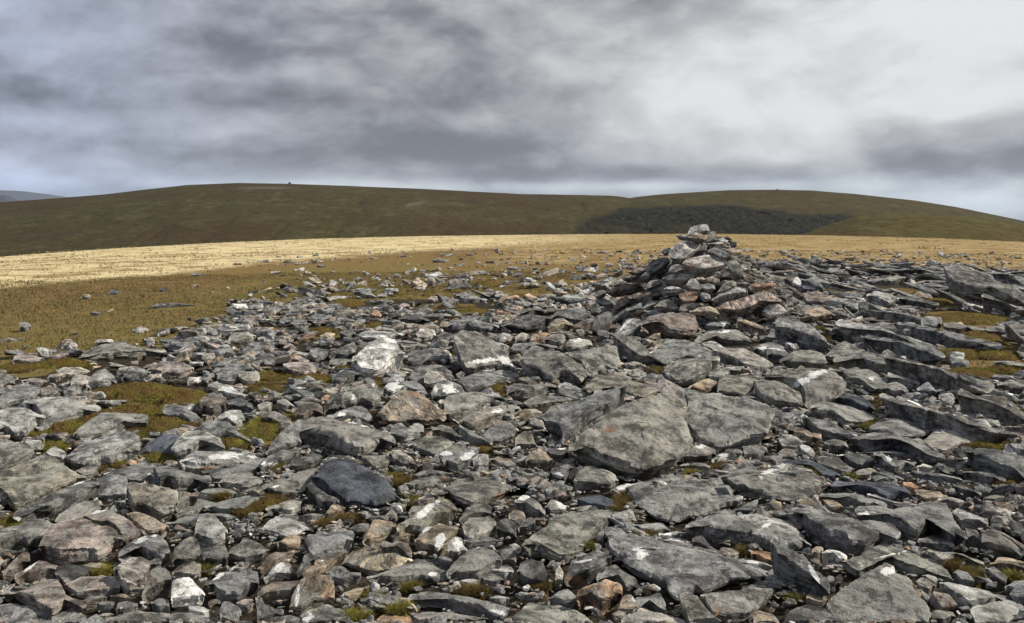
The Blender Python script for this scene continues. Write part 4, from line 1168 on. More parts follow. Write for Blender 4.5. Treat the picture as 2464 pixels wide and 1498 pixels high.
def stone_once(P, t, col, marks, mode, seed, lod=1.0):
    """P: outline (u px), t: share of its height that is the near side face; returns arrays in world space"""
    rng = np.random.RandomState(seed)
    area = .5 * np.sum(P[:, 0] * np.roll(P[:, 1], -1) - np.roll(P[:, 0], -1) * P[:, 1])
    if area < 0:
        P = P[::-1]
    N = int(np.clip(np.sum(np.hypot(*(P - np.roll(P, 1, 0)).T)) * .75 * lod, 26, 210))
    Q, per = resample(P, N)
    soft = 1
    for _ in range(soft):
        Q = .5 * Q + .25 * (np.roll(Q, 1, 0) + np.roll(Q, -1, 0))
    W_, H_ = np.ptp(Q[:, 0]), np.ptp(Q[:, 1])
    T = np.roll(Q, -1, 0) - np.roll(Q, 1, 0)
    nrm = np.stack([T[:, 1], -T[:, 0]], 1)
    nrm /= np.hypot(*nrm.T)[:, None] + 1e-9
    # small irregularities of the outline
    ang = np.arange(N) / N
    ring = np.stack([np.cos(ang * 2 * np.pi), np.sin(ang * 2 * np.pi), ang * 0 + seed], 1)
    Q = Q + nrm * (fbm(ring * (per / 26.), 4, seed, .6) * min(1.6, .022 * per / 4))[:, None]
    w = np.clip(nrm[:, 1], 0, 1) ** .6
    k = np.hanning(max(5, N // 12) | 1)
    k /= k.sum()
    hk = len(k) // 2
    w = np.convolve(np.concatenate([w[-hk:], w, w[:hk]]), k, 'valid')
    ib = np.argmax(Q[:, 1])
    if mode == 'cairn':
        A = hit_cairn(Q[:, 0].mean(), Q[ib, 1] - .15 * H_)
        A = A * 1.0
    else:
        A = hit_ground(Q[ib, 0] * .5 + Q[:, 0].mean() * .5, Q[ib, 1])
    d = math.hypot(A[0], A[1])
    mpp = d / FPX
    tH = t * H_
    Pt = Q - np.stack([Q[:, 0] * 0, tH * w], 1)
    Ht = max(1.5, np.ptp(Pt[:, 1]))
    hf = max(tH * mpp * .97, 0.02)
    hp = Ht * mpp
    Wm = W_ * mpp
    kk = .75 if mode == 'cairn' else 1.15
    Dp = np.clip(kk * Wm, hp * 1.2, hp * (1.55 if mode == 'cairn' else 4.2))
    be = math.asin(min(1, hp / Dp))
    down_ang = math.atan2(EYE - (A[2] + hf), d)
    al = be - down_ang
    al = max(al, R(-4))
    ef = np.array([A[0], A[1], 0]) / d
    er = np.array([ef[1], -ef[0], 0])
    roll = rng.uniform(-.20, .05)
    v = ef * math.cos(al) + np.array([0, 0, 1]) * math.sin(al)
    u = er * math.cos(roll) + np.array([0, 0, 1]) * math.sin(roll)
    n = np.cross(u, v)
    n /= np.linalg.norm(n)
    Q0 = A + np.array([0, 0, hf])
    if mode == 'cairn':
        Q0 = A.copy()
    dr = ray(Pt[:, 0], Pt[:, 1])
    den = dr @ n
    den = np.where(den > -.04, -.04, den)
    tt = ((Q0 - np.array([0, 0, EYE])) @ n) / den
    tt = np.clip(tt, d * .7, d * 1.6)
    Tp = dr * tt[:, None] + np.array([0, 0, EYE])
    c = Tp.mean(0)
    v2 = np.cross(n, u)
    ab = np.stack([(Tp - c) @ u, (Tp - c) @ v2], 1)
    size = math.sqrt(max(1e-4, abs(.5 * np.sum(ab[:, 0] * np.roll(ab[:, 1], -1) - np.roll(ab[:, 0], -1) * ab[:, 1]))))
    nr = int(np.clip(min(W_, H_) / 3.2 * lod, 4, 22))
    rr = np.linspace(0, 1, nr + 1)[1:] ** .82
    bev = rng.uniform(.012, .03) * size
    rings, ns = [], []
    dv = -n * .55 + np.array([0, 0, -1.0]) * .45
    if mode == 'cairn':
        dv = -n * .7 + np.array([(CAX - A[0]) * .15, .35, -.3])
    dv /= np.linalg.norm(dv)
    kk_ = np.hanning(max(5, N // 9) | 1)
    kk_ /= kk_.sum()
    hw = len(kk_) // 2
    Tl = np.stack([np.convolve(np.concatenate([Tp[-hw:, j], Tp[:, j], Tp[:hw, j]]), kk_, 'valid') for j in range(3)], 1)
    for r_ in rr:
        rings.append(c + (Tp - c) * r_ + n * bev * (1 - r_ ** 14))
    # side rings
    if mode == 'cairn':
        L = np.full(N, max(.09, .55 * min(size, Wm)))
    else:
        g = gz(Tp[:, 0], Tp[:, 1]) - .06
        L = np.clip((Tp[:, 2] - g) / (-dv[2]), .03, 3)
    Lm = L.mean()
    nsd = int(np.clip(L.max() / mpp / 3 * lod, 3, 14))
    und = rng.uniform(.10, .24)
    for j in range(1, nsd + 1):
        s = j / nsd
        bul = .035 * math.sin(min(1, s * 1.6) * math.pi) - und * s ** 1.6
        mxs = min(1, s * 2.2)
        shr = (1 + bul - .34 * (1 - w) * min(1, s * 1.3) ** 1.1)[:, None]
        rings.append(c + ((Tp - c) * (1 - mxs) + (Tl - c) * mxs) * shr + dv * (L * s)[:, None])
    nt = len(rr)
    M = len(rings)
    V = np.concatenate([[c + n * bev]] + rings + [[c + dv * L.max() * .9]])
    # shaping in local coordinates
    loc = V - c
    a, b2, h = loc @ u, loc @ v2, loc @ n
    lc = np.stack([a, b2, h], 1)
    istop = np.zeros(len(V))
    istop[:1 + nt * N] = 1
    rfac = np.concatenate([[0], np.repeat(rr, N), np.ones((M - nt) * N), [0]])
    # chiselled facets: cut the upper surface with a few tilted planes
    cut = np.zeros(len(V))
    nf = rng.randint(5, 10)
    smin = .5 * min(np.ptp(ab[:, 0]), np.ptp(ab[:, 1]))
    for _ in range(nf):
        th = rng.uniform(0, 2 * math.pi)
        dirv = np.array([math.cos(th), math.sin(th)])
        ext = (ab @ dirv).max()
        sl = rng.uniform(.04, .24)
        off = ext * rng.uniform(-.1, .75)
        cut = np.minimum(cut, -np.maximum(a * dirv[0] + b2 * dirv[1] - off, 0) * sl)
    qn = float(np.clip(smin * 1.9 / size, .25, 1))
    cut = np.maximum(cut, -.15 * size * qn)
    # a crest or hollow across the stone
    th = rng.uniform(0, math.pi)
    cross = (a * math.cos(th) + b2 * math.sin(th)) / size
    big = fbm(lc / size * 1.7 + seed * 3.1, 3, seed) * .045 * size
    ledge = fbm(np.stack([a / size * 2.2 + seed, b2 / size * 2.2, h * 0], 1), 3, seed + 2)
    st = .022 * size
    ledge = np.round(ledge * 3.2) / 3.2 * st * 1.2
    fine = fbm(lc / size * 7 + seed, 4, seed + 4, .6) * .018 * size + fbm(lc * 16 + seed, 3, seed + 5, .6) * .006
    topo = (cut + (big + ledge) * qn) * istop * (1 - .35 * rfac ** 6) + fine * istop
    V = V + n * topo[:, None]
    # sides carry the cut of the rim above them, and step in layers
    rim = topo[1 + (nt - 1) * N:1 + nt * N]
    rad = (Tp - c)
    rad /= np.linalg.norm(rad, axis=1)[:, None] + 1e-9
    for j in range(nt, M):
        sl_ = slice(1 + j * N, 1 + (j + 1) * N)
        s = (j - nt + 1) / (M - nt)
        V[sl_] += n * (rim * (1 - s))[:, None]
        hh = h[sl_]
        lay = _h(np.floor(hh / (.045 * size + .008)).astype(np.int64), np.full(N, seed), (ang * 5).astype(np.int64), seed)
        lay = lay * .022 * size + fbm(lc[sl_] / size * np.array([2.2, 2.2, 9]) + seed, 4, seed + 8, .6) * .055 * size
        V[sl_] += rad * lay[:, None]
    # faces
    i = np.arange(N)
    i2 = (i + 1) % N
    tri = np.stack([np.zeros(N, int), 1 + i, 1 + i2], 1)
    quads = []
    for j in range(M - 1):
        o1, o2 = 1 + j * N, 1 + (j + 1) * N
        quads.append(np.stack([o1 + i, o2 + i, o2 + i2, o1 + i2], 1))
    last = len(V) - 1
    o1 = 1 + (M - 1) * N
    trib = np.stack([np.full(N, last), o1 + i2, o1 + i], 1)
    F = [np.concatenate([tri, trib]), np.concatenate(quads)]
    # normal direction check
    e1, e2 = V[F[0][0][1]] - V[0], V[F[0][0][2]] - V[0]
    if np.cross(e1, e2) @ n < 0:
        F = [f[:, ::-1] for f in F]
    px, py = project(V)
    mk = np.zeros((len(V), 3))
    for (kind, cx, cy, rx, ry, an) in marks:
        ca, sa = math.cos(R(an)), math.sin(R(an))
        ddx, ddy = px - cx, py - cy
        e = np.hypot((ddx * ca + ddy * sa) / rx, (-ddx * sa + ddy * ca) / ry)
        mm = np.clip(1.0 - e * .5, 0, 1)
        kx = 0 if kind == 'w' else 1
        mk[:, kx] = np.maximum(mk[:, kx], mm)
    base, _, bs = COLS[col]
    mk[:, 2] = min(1, bs * rng.uniform(.7, 1.4))
    f = rng.uniform(.86, 1.14) * GAIN * (1.25 if mode == 'cairn' else 1)
    tn = np.array(base) * f * (1 + rng.uniform(-.02, .02, 3))
    if col in 'glkSK' and rng.rand() < .45:
        tn = tn * np.array([1.05, 1.0, .92])
    tint = np.tile(tn, (len(V), 1))
    rx_, ry_ = rng.uniform(-.5, .5, 2) if col not in 'KS' else rng.uniform(-.12, .12, 2)
    if bs > .7:
        rx_, ry_ = rng.uniform(.5, .9), rng.uniform(-.3, .3)
    al_, bl_ = a, b2
    h2 = h + a * math.sin(rx_) + b2 * math.sin(ry_)
    rco = np.stack([a, b2, h2], 1) + rng.uniform(-20, 20, 3)
    return V, F, tint, mk, rco, A, d, size, Dp, (Q, px, py)


def parse():
    out = []
    for ln in DATA.strip().splitlines():
        body, marks, lab = ln.split('|')
        f = body.split()
        tile, t, col = f[0], float(f[1]), f[2]
        ox, oy, sc = TILES[tile]
        cv = lambda x, y: ((ox + x * 10 / sc) * S2U, (oy + y * 10 / sc) * S2U)
        P = np.array([cv(*map(float, s.split(','))) for s in f[3:]])
        ms = []
        for s in marks.split():
            kd, rest = s.split(':')
            x, y, rx, ry, an = map(float, rest.split(','))
            cx, cy = cv(x, y)
            k = 10 / sc * S2U
            ms.append((kd, cx, cy, rx * k, ry * k, an))
        out.append(dict(tile=tile, t=t, col=col, P=P, marks=ms, lab=lab, mode='cairn' if tile == 'C' else 'field'))
    return out

STONES = parse()
for i, s in enumerate(STONES):
    P = s['P']
    s['area'] = abs(.5 * np.sum(P[:, 0] * np.roll(P[:, 1], -1) - np.roll(P[:, 0], -1) * P[:, 1]))
    s['c'] = P.mean(0)
    s['i'] = i
    s['cairn'] = s['tile'] == 'C'
field = sorted([s for s in STONES if not s['cairn']], key=lambda s: -s['area'])
for k, s in enumerate(field):
    s['solo'] = k < 298 or bool(s['lab'])
for s in STONES:
    if s['cairn']:
        s['solo'] = True

# labels: written by hand where there is one, else told by the neighbouring named stone
LM = []
for s in STONES:
    if s['lab']:
        noun, rest = s['lab'].split(';')
        LM.append((s['c'], noun.strip(), s))


def side_word(v, mode):
    x, y = v
    if abs(x) > 2.2 * abs(y):
        return 'just right of' if x > 0 else 'just left of'
    if abs(y) > 2.2 * abs(x):
        return ('below' if y > 0 else 'above') if mode else ('in front of' if y > 0 else 'behind')
    return ('lower right of' if x > 0 else 'lower left of') if y > 0 else ('upper right of' if x > 0 else 'upper left of')


used = set()


def shape_word(s):
    w, h = np.ptp(s['P'][:, 0]), np.ptp(s['P'][:, 1])
    a = s['area']
    sz = 'large ' if a > 2200 else ('' if a > 700 else ('small ' if a > 250 else 'tiny '))
    sh = 'flat slab' if w > 2.6 * h and a > 500 else ('long stone' if w > 2.2 * h else ('upright stone' if h > 1.05 * w else ('boulder' if a > 900 else 'stone')))
    return sz, sh


for s in sorted(STONES, key=lambda s: -s['area']):
    if not s['solo']:
        continue
    if s['lab']:
        noun, rest = s['lab'].split(';')
        L = noun.strip() + ', ' + rest.strip()
        s['label'] = L
        used.add(L)
        continue
    sz, sh = shape_word(s)
    col = COLS[s['col']][1]
    near = sorted(LM, key=lambda l: np.hypot(*((l[0] - s['c']) * (1, 1.6))))
    done = None
    for wq in ('', 'low ', 'rough '):
        for (c, noun, ls) in near[:6]:
            L = '%s%s %s, %s the %s' % (sz + wq, col, sh, side_word(s['c'] - c, s['cairn']), noun)
            if any(k[0] == 'w' for k in s['marks']):
                L = '%s%s %s with a white patch, %s the %s' % (sz + wq, col, sh, side_word(s['c'] - c, s['cairn']), noun)
            elif any(k[0] == 'o' for k in s['marks']):
                L = '%s%s %s with a rusty patch, %s the %s' % (sz + wq, col, sh, side_word(s['c'] - c, s['cairn']), noun)
            if L not in used and len(L.split()) <= 16:
                done = L
                break
        if done:
            break
    s['label'] = done or L
    used.add(s['label'])

# ------------------------------------------------------------------ build the traced stones
DEP = np.full((623, 1024), 1e9)          # how far the nearest traced stone is, per view direction
loose = []


def raster(P, val):
    x0, x1 = int(max(0, P[:, 0].min())), int(min(1023, P[:, 0].max() + 1))
    y0, y1 = int(max(0, P[:, 1].min())), int(min(622, P[:, 1].max() + 1))
    if x1 <= x0 or y1 <= y0:
        return
    X, Y = np.meshgrid(np.arange(x0, x1 + 1) + .5, np.arange(y0, y1 + 1) + .5)
    ins = np.zeros(X.shape, bool)
    a, b = P, np.roll(P, -1, 0)
    for (xa, ya), (xb, yb) in zip(a, b):
        if ya == yb:
            continue
        cnd = ((ya > Y) != (yb > Y)) & (X < (xb - xa) * (Y - ya) / (yb - ya) + xa)
        ins ^= cnd
    sub = DEP[y0:y1 + 1, x0:x1 + 1]
    sub[ins] = np.minimum(sub[ins], val)


for s in STONES:
    V, F, tint, mk, rco, A, d, size, Dp, dbg = stone_mesh(s['P'], s['t'], s['col'], s['marks'], s['mode'], 11 + s['i'] * 7)
    s['d'], s['Dp'] = d, Dp
    raster(s['P'], d)
    at = {'tint': ('FLOAT_COLOR', tint), 'mk': ('FLOAT_VECTOR', mk), 'rco': ('FLOAT_VECTOR', rco)}
    if not s['solo']:
        loose.append((V, F, tint, mk, rco))
        continue
    big = s['area'] > 2600
    flat = s['t'] <= .45 and np.ptp(s['P'][:, 0]) > 1.9 * np.ptp(s['P'][:, 1])
    name = 'cairn_stone' if s['cairn'] else ('flat_rock' if flat or (big and s['t'] < .3) else ('boulder' if s['area'] > 900 else 'stone'))
    loc = (A[0], A[1], A[2]) if s['cairn'] else (A[0], A[1], float(gz(A[0], A[1])))
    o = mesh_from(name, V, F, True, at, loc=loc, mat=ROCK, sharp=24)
    cat = {'cairn_stone': 'cairn stone', 'flat_rock': 'rock slab', 'boulder': 'boulder', 'stone': 'stone'}[name]
    grp = 'stones piled up in the cairn' if s['cairn'] else 'loose stones strewn over the summit plateau'
    tag(o, s['label'], cat, grp)

# ------------------------------------------------------------------ moss and turf cushions between the stones
def tl(t, lst):
    ox, oy, sc = TILES[t]
    return [((ox + x * 10 / sc) * S2U, (oy + y * 10 / sc) * S2U, a * 10 / sc * S2U, b * 10 / sc * S2U) for (x, y, a, b) in lst]


MS = (tl('M1', [(130, 66, 34, 9), (165, 72, 30, 8), (105, 68, 18, 6), (150, 95, 22, 12), (125, 84, 22, 6), (90, 90, 26, 6), (60, 98, 22, 8), (217, 113, 15, 8), (147, 127, 14, 6), (128, 105, 8, 6), (30, 104, 14, 5), (55, 40, 28, 4), (15, 44, 18, 4), (70, 42, 15, 3), (50, 117, 14, 4), (178, 95, 8, 5), (233, 102, 10, 4)])
      + tl('F1', [(97, 5, 5, 4), (112, 4, 8, 3), (205, 32, 8, 2), (232, 46, 13, 6), (10, 58, 10, 6), (95, 103, 9, 3), (190, 99, 6, 4), (0, 112, 4, 5)])
      + tl('F2', [(12, 40, 14, 8), (130, 18, 10, 6), (86, 54, 12, 3), (200, 122, 13, 3), (107, 128, 5, 3), (132, 139, 9, 4), (92, 146, 12, 5), (144, 119, 6, 3), (62, 60, 7, 4), (148, 38, 8, 4), (20, 8, 6, 6)])
      + tl('M2', [(12, 51, 15, 5), (4, 64, 10, 7), (8, 100, 14, 12), (112, 58, 9, 6), (224, 62, 9, 5), (32, 92, 8, 5), (62, 9, 14, 4), (210, 119, 13, 5), (20, 62, 12, 5), (80, 44, 10, 3), (60, 74, 6, 4), (182, 30, 4, 5), (55, 54, 20, 5), (28, 50, 8, 4)])
      + tl('M3', [(8, 54, 12, 4), (130, 47, 8, 5), (216, 63, 4, 4), (190, 136, 9, 4), (186, 45, 3, 2), (20, 128, 6, 4)])
      + tl('F3', [(100, 38, 7, 6), (97, 46, 5, 2), (25, 118, 6, 4), (126, 70, 5, 3), (70, 79, 6, 4), (164, 12, 7, 2), (212, 84, 4, 4)])
      + tl('F4', [(45, 12, 10, 5), (228, 22, 10, 4), (172, 97, 8, 4), (190, 108, 8, 6), (228, 108, 6, 3), (25, 129, 6, 2), (78, 15, 5, 1.5)])
      + tl('M4', [(205, 117, 26, 4), (236, 86, 8, 8), (95, 96, 4, 4), (108, 76, 6, 8), (190, 50, 28, 7), (180, 30, 22, 4), (215, 32, 24, 4), (200, 12, 26, 5), (225, 46, 20, 4), (50, 12, 8, 8), (220, 75, 6, 3)])
      + tl('R', [(190, 90, 44, 5), (165, 73, 14, 2.5), (215, 76, 16, 3), (235, 100, 22, 4), (205, 110, 24, 4), (66, 62, 12, 3)])
      + tl('K', [(125, 72, 18, 5), (88, 70, 14, 4), (170, 61, 15, 2.5), (115, 55, 8, 2), (30, 52, 10, 2), (20, 66, 20, 3), (5, 92, 9, 3), (90, 58, 6, 2), (65, 57, 10, 1.5), (105, 60, 6, 2), (150, 66, 8, 1.5), (45, 85, 12, 2.5), (140, 50, 14, 1.5)]))


# ------------------------------------------------------------------ countless small stones between and behind them
def template(seed, fine):
    rng = np.random.RandomState(seed)
    n = 17 if fine else 12
    p = rng.normal(size=(n, 3))
    p /= np.linalg.norm(p, axis=1)[:, None]
    p = np.sign(p) * np.abs(p) ** rng.uniform(.45, .8)
    p *= np.array([1, rng.uniform(.5, .85), rng.uniform(.20, .48)])
    bm = bmesh.new()
    for q in p:
        bm.verts.new(q)
    r = bmesh.ops.convex_hull(bm, input=bm.verts[:])
    bmesh.ops.delete(bm, geom=[g for g in r['geom_interior'] if isinstance(g, bmesh.types.BMVert)], context='VERTS')
    if fine:
        bmesh.ops.dissolve_limit(bm, angle_limit=R(9), verts=bm.verts[:], edges=bm.edges[:])
        bmesh.ops.bevel(bm, geom=bm.edges[:], offset=.03, segments=1, affect='EDGES', profile=.6)
        bmesh.ops.triangulate(bm, faces=bm.faces[:])
        bmesh.ops.subdivide_edges(bm, edges=[e for e in bm.edges if e.calc_length() > .28], cuts=2, use_grid_fill=True)
    bmesh.ops.triangulate(bm, faces=bm.faces[:])
    bm.verts.index_update()
    V = np.array([v.co[:] for v in bm.verts])
    F = np.array([[v.index for v in f.verts] for f in bm.faces])
    bm.free()
    if fine:
        nn = V / (np.linalg.norm(V, axis=1)[:, None] + 1e-6)
        V = V + nn * (fbm(V * 2.2 + seed, 3, seed) * .07 + fbm(V * 7 + seed, 3, seed + 1) * .03)[:, None]
    return V, F


TF = [template(100 + i, True) for i in range(22)]
TC_ = [template(200 + i, False) for i in range(22)]
PAL = [('g', .33), ('l', .14), ('k', .10), ('t', .13), ('p', .08), ('b', .09), ('d', .11), ('o', .018), ('w', .010)]
PK = [p[0] for p in PAL]
PP = np.array([p[1] for p in PAL])
PP = PP / PP.sum()


def rot_mats(yaw, tx, ty):
    cz, sz_ = np.cos(yaw), np.sin(yaw)
    cx, sx_ = np.cos(tx), np.sin(tx)
    cy, sy_ = np.cos(ty), np.sin(ty)
    n = len(yaw)
    Rz = np.zeros((n, 3, 3)); Rz[:, 0, 0] = cz; Rz[:, 0, 1] = -sz_; Rz[:, 1, 0] = sz_; Rz[:, 1, 1] = cz; Rz[:, 2, 2] = 1
    Rx = np.zeros((n, 3, 3)); Rx[:, 0, 0] = 1; Rx[:, 1, 1] = cx; Rx[:, 1, 2] = -sx_; Rx[:, 2, 1] = sx_; Rx[:, 2, 2] = cx
    Ry = np.zeros((n, 3, 3)); Ry[:, 1, 1] = 1; Ry[:, 0, 0] = cy; Ry[:, 0, 2] = sy_; Ry[:, 2, 0] = -sy_; Ry[:, 2, 2] = cy
    return Ry @ Rx @ Rz


class Pile:
    def __init__(s):
        s.V, s.F, s.T, s.M, s.Q, s.n = [], [], [], [], [], 0

    def add(s, tmpl, pos, sc, Rm, tint, mk, rng):
        V0, F0 = tmpl
        n = len(pos)
        if n == 0:
            return
        lo = V0[None] * sc[:, None, :]
        V = np.einsum('nij,nvj->nvi', Rm, lo) + pos[:, None]
        F = F0[None] + (np.arange(n) * len(V0))[:, None, None] + s.n
        s.V.append(V.reshape(-1, 3))
        s.F.append(F.reshape(-1, 3))
        s.T.append(np.repeat(tint, len(V0), 0))
        s.M.append(np.repeat(mk, len(V0), 0))
        s.Q.append((lo + rng.uniform(-20, 20, (n, 1, 3))).reshape(-1, 3))
        s.n += n * len(V0)


pile = Pile()
rs = np.random.RandomState(5)


def tints(n, rng, warm=0.0):
    kk = rng.choice(len(PK), n, p=PP)
    base = np.array([COLS[k][0] for k in PK])[kk]
    f = rng.uniform(.72, 1.25, (n, 1)) * GAIN
    T = base * f * (1 + rng.uniform(-.03, .03, (n, 3)))
    M = np.zeros((n, 3))
    M[:, 2] = rng.uniform(.1, .8, n)
    r = rng.rand(n)
    M[:, 1] = np.where(r < .07, rng.uniform(.30, .45, n), 0)
    M[:, 0] = np.where(r > .95, rng.uniform(.36, .50, n), 0)
    return T, M


def scatter(n, r0, r1, s0, s1, tm, keep_fn, lift=.25, sparse=None, wedge=.66, power=1.6, align=None, flat=1.0, dark=False):
    rr = np.sqrt(rs.uniform(r0 * r0, r1 * r1, n))
    uu = rs.uniform(-wedge, wedge, n)
    X, Y = rr * np.sin(uu), rr * np.cos(uu)
    Z = gz(X, Y)
    px, py = project(np.stack([X, Y, Z], -1))
    size = s0 + (s1 - s0) * rs.rand(n) ** power
    p = keep_fn(px, py)
    ok = rs.rand(n) < p
    h = size * .35
    pxt, pyt = project(np.stack([X, Y, Z + h], -1))
    for (x, y, a, b) in MS:
        near_m = np.hypot((px - x) / (a * 1.05 + 1), (py - y - b * .15) / (b * 1.1 + 1)) < 1
        ok &= ~(near_m & (rs.rand(n) > .06))
    sp = size * FPX / rr
    for (qx, qy) in ((px, py), (pxt, pyt), ((px + pxt) / 2, (py + pyt) / 2), (pxt - sp * .42, pyt), (pxt + sp * .42, pyt), (px - sp * .45, py), (px + sp * .45, py), (pxt, pyt - sp * .12)):
        ix = np.clip(qx, 0, 1023).astype(int)
        iy = np.clip(qy, 0, 622).astype(int)
        dd = DEP[iy, ix]
        ins = (qx > 0) & (qx < 1023) & (qy > 0) & (qy < 622)
        ok &= ~(ins & (dd < 1e8) & (rr < dd + 1.0 * size + .25))
    rc = np.hypot(X - CAX, Y - CAY)
    ok &= rc > 1.45
    X, Y, Z, size = X[ok], Y[ok], Z[ok], size[ok]
    m = len(X)
    T, M = tints(m, rs)
    if dark:
        T = T * .5 + np.array([[.10, .101, .098]]) * GAIN * .5
    yaw = rs.uniform(0, 2 * math.pi, m) if align is None else rs.normal(align, .22, m)
    tx, ty = rs.normal(0, .22, m), rs.normal(0, .22, m) + (.12 if align is not None else 0)
    Rm = rot_mats(yaw, tx, ty)
    sc = .5 * size[:, None] * np.stack([rs.uniform(.8, 1.35, m), rs.uniform(.7, 1.1, m), rs.uniform(.6, 1.35, m) * flat], 1)
    if align is not None:
        sc[:, 0] *= 1.35
    pos = np.stack([X, Y, Z + size * .5 * rs.uniform(.0, lift, m) + .01], 1)
    which = rs.randint(0, len(tm), m)
    for k in range(len(tm)):
        j = which == k
        pile.add(tm[k], pos[j], sc[j], Rm[j], T[j], M[j], rs)
    return m


tot = 0
full = lambda px, py: stony(px, py)
tot += scatter(9000, 2.3, 5.6, .045, .17, TF, full, .4)
tot += scatter(11000, 2.3, 6.0, .022, .07, TF, full, .6)
tot += scatter(12000, 2.3, 6.5, .012, .04, TC_, full, .5)
tot += scatter(14000, 5.4, 9.5, .05, .22, TF, full, .5)
tot += scatter(15000, 9.3, 18, .08, .34, TF, lambda px, py: stony(px, py, 14) * .66, .4)
tot += scatter(15000, 17, 42, .14, .50, TC_, lambda px, py: stony(px, py, 18) * .42, .3, power=2.0)
# flat plates lying in the dip of the rock on the right
tot += scatter(1500, 7, 16, .25, .60, TF, lambda px, py: stony(px, py) * smooth(600, 760, px), .5, align=-.55, flat=.55, dark=True)
tot += scatter(5200, 14, 38, .30, .85, TF, lambda px, py: stony(px, py, 10) * smooth(690, 820, px) * .8, .4, align=-.45, flat=.5, dark=True)
# sparse stones out on the turf
def thin(px, py):
    yb = np.interp(px, STONY[:, 0], STONY[:, 1])
    up_ = smooth(60, 0, yb - py) * (1 - stony(px, py))
    r = smooth(420, 900, px)
    return up_ * (.06 + .10 * r) + smooth(26, 2, yb - py) * (1 - stony(px, py)) * .14
tot += scatter(9000, 9, 60, .12, .50, TC_, thin, .02, power=2.4)

# the inside and the far side of the cairn
def cairn_fill(n, front):
    th = rs.uniform(0, 2 * math.pi, n)
    z = 1.45 * (1 - np.sqrt(rs.rand(n)))
    rad = cairn_r(z)
    dx, dy = np.sin(th), np.cos(th)
    isf = dy < .25
    size = rs.uniform(.14, .34, n)
    rad = np.where(isf, rad - .28 - size * .25, rad - size * .3)
    ok = rad > -.02
    rad = np.maximum(rad, 0)
    X, Y = CAX + dx * rad, CAY + dy * rad
    X, Y, z, size = X[ok], Y[ok], z[ok], size[ok]
    m = len(X)
    T, M = tints(m, rs)
    T = np.array([[.135, .124, .108]]) * rs.uniform(.6, 1.5, (m, 1)) * GAIN
    M[:, :2] = 0
    Rm = rot_mats(rs.uniform(0, 6.28, m), rs.normal(0, .2, m), rs.normal(0, .2, m))
    sc = .5 * size[:, None] * np.stack([rs.uniform(.9, 1.3, m), rs.uniform(.7, 1.1, m), rs.uniform(.8, 1.4, m)], 1)
    pos = np.stack([X, Y, z], 1)
    which = rs.randint(0, len(TF), m)
    for k in range(len(TF)):
        j = which == k
        pile.add(TF[k], pos[j], sc[j], Rm[j], T[j], M[j], rs)


cairn_fill(900, True)
for (V, F, tint, mk, rco) in loose:
    q = F[1]
    tri = np.concatenate([F[0], q[:, [0, 1, 2]], q[:, [0, 2, 3]]])
    pile.V.append(V); pile.F.append(tri + pile.n); pile.T.append(tint); pile.M.append(mk); pile.Q.append(rco)
    pile.n += len(V)
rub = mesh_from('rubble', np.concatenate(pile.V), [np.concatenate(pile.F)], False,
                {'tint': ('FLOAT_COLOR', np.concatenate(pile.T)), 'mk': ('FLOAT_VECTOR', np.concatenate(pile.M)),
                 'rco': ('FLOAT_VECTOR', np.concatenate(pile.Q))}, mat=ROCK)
tag(rub, 'small broken stones and chips filling every gap between the slabs and boulders', 'rubble', kind='stuff')

def build_moss():
    VV, FF, n = [], [], 0
    for k, (x, y, a, b) in enumerate(MS):
        P0 = hit_ground(x, y + b)
        d = math.hypot(P0[0], P0[1])
        if d > 45:
            continue
        mpp = d / FPX
        ra = a * mpp * (1.12 if d < 9 else .92)
        rb = min(b * mpp / (EYE / d), 1.5 * ra + .25)
        ef = np.array([P0[0], P0[1]]) / d
        er = np.array([ef[1], -ef[0]])
        C = P0[:2] + ef * rb * .9
        px = a
        nu, nv = int(np.clip(px * 2.2, 20, 150)), int(np.clip(px * .9, 10, 60))
        th = np.linspace(0, 2 * math.pi, nu, endpoint=False)
        rr = np.linspace(0, 1, nv + 1)[1:]
        RR, TT = np.meshgrid(rr, th, indexing='ij')
        wob = 1 + .28 * fbm(np.stack([np.cos(TT) * 2.5 + k, np.sin(TT) * 2.5, TT * 0], -1), 3, k)
        A_, B_ = np.cos(TT) * RR * wob * ra, np.sin(TT) * RR * wob * rb
        X = C[0] + er[0] * A_ + ef[0] * B_
        Y = C[1] + er[1] * A_ + ef[1] * B_
        ht = min(.09, .16 * min(ra, rb) + .012)
        Z = gz(X, Y) - .03 + (1 - RR ** 2.6) * (ht + .03)
        pp = np.stack([X, Y, Z], -1)
        Z = Z + (fbm(pp * 9, 3, 3) * .030 + fbm(pp * 34, 3, 4, .7) * .022) * smooth(1.0, .8, RR) * min(1, min(ra, rb) * 4 + .1)
        V = np.concatenate([[[C[0], C[1], float(gz(C[0], C[1])) + ht]], np.stack([X, Y, Z], -1).reshape(-1, 3)])
        i = np.arange(nu)
        i2 = (i + 1) % nu
        F = [np.stack([i * 0, 1 + i2, 1 + i, 1 + i], 1)[:, :3]]
        tr = [F[0]]
        for j in range(nv - 1):
            o1, o2 = 1 + j * nu, 1 + (j + 1) * nu
            tr.append(np.stack([o1 + i, o1 + i2, o2 + i2], 1))
            tr.append(np.stack([o1 + i, o2 + i2, o2 + i], 1))
        VV.append(V)
        FF.append(np.concatenate(tr) + n)
        n += len(V)
    o = mesh_from('moss', np.concatenate(VV), [np.concatenate(FF)], True, mat=MOSS)
    tag(o, 'yellow-green and brown moss cushions growing in the hollows between the stones', 'moss', kind='stuff')
    return o


MOSSOB = build_moss()


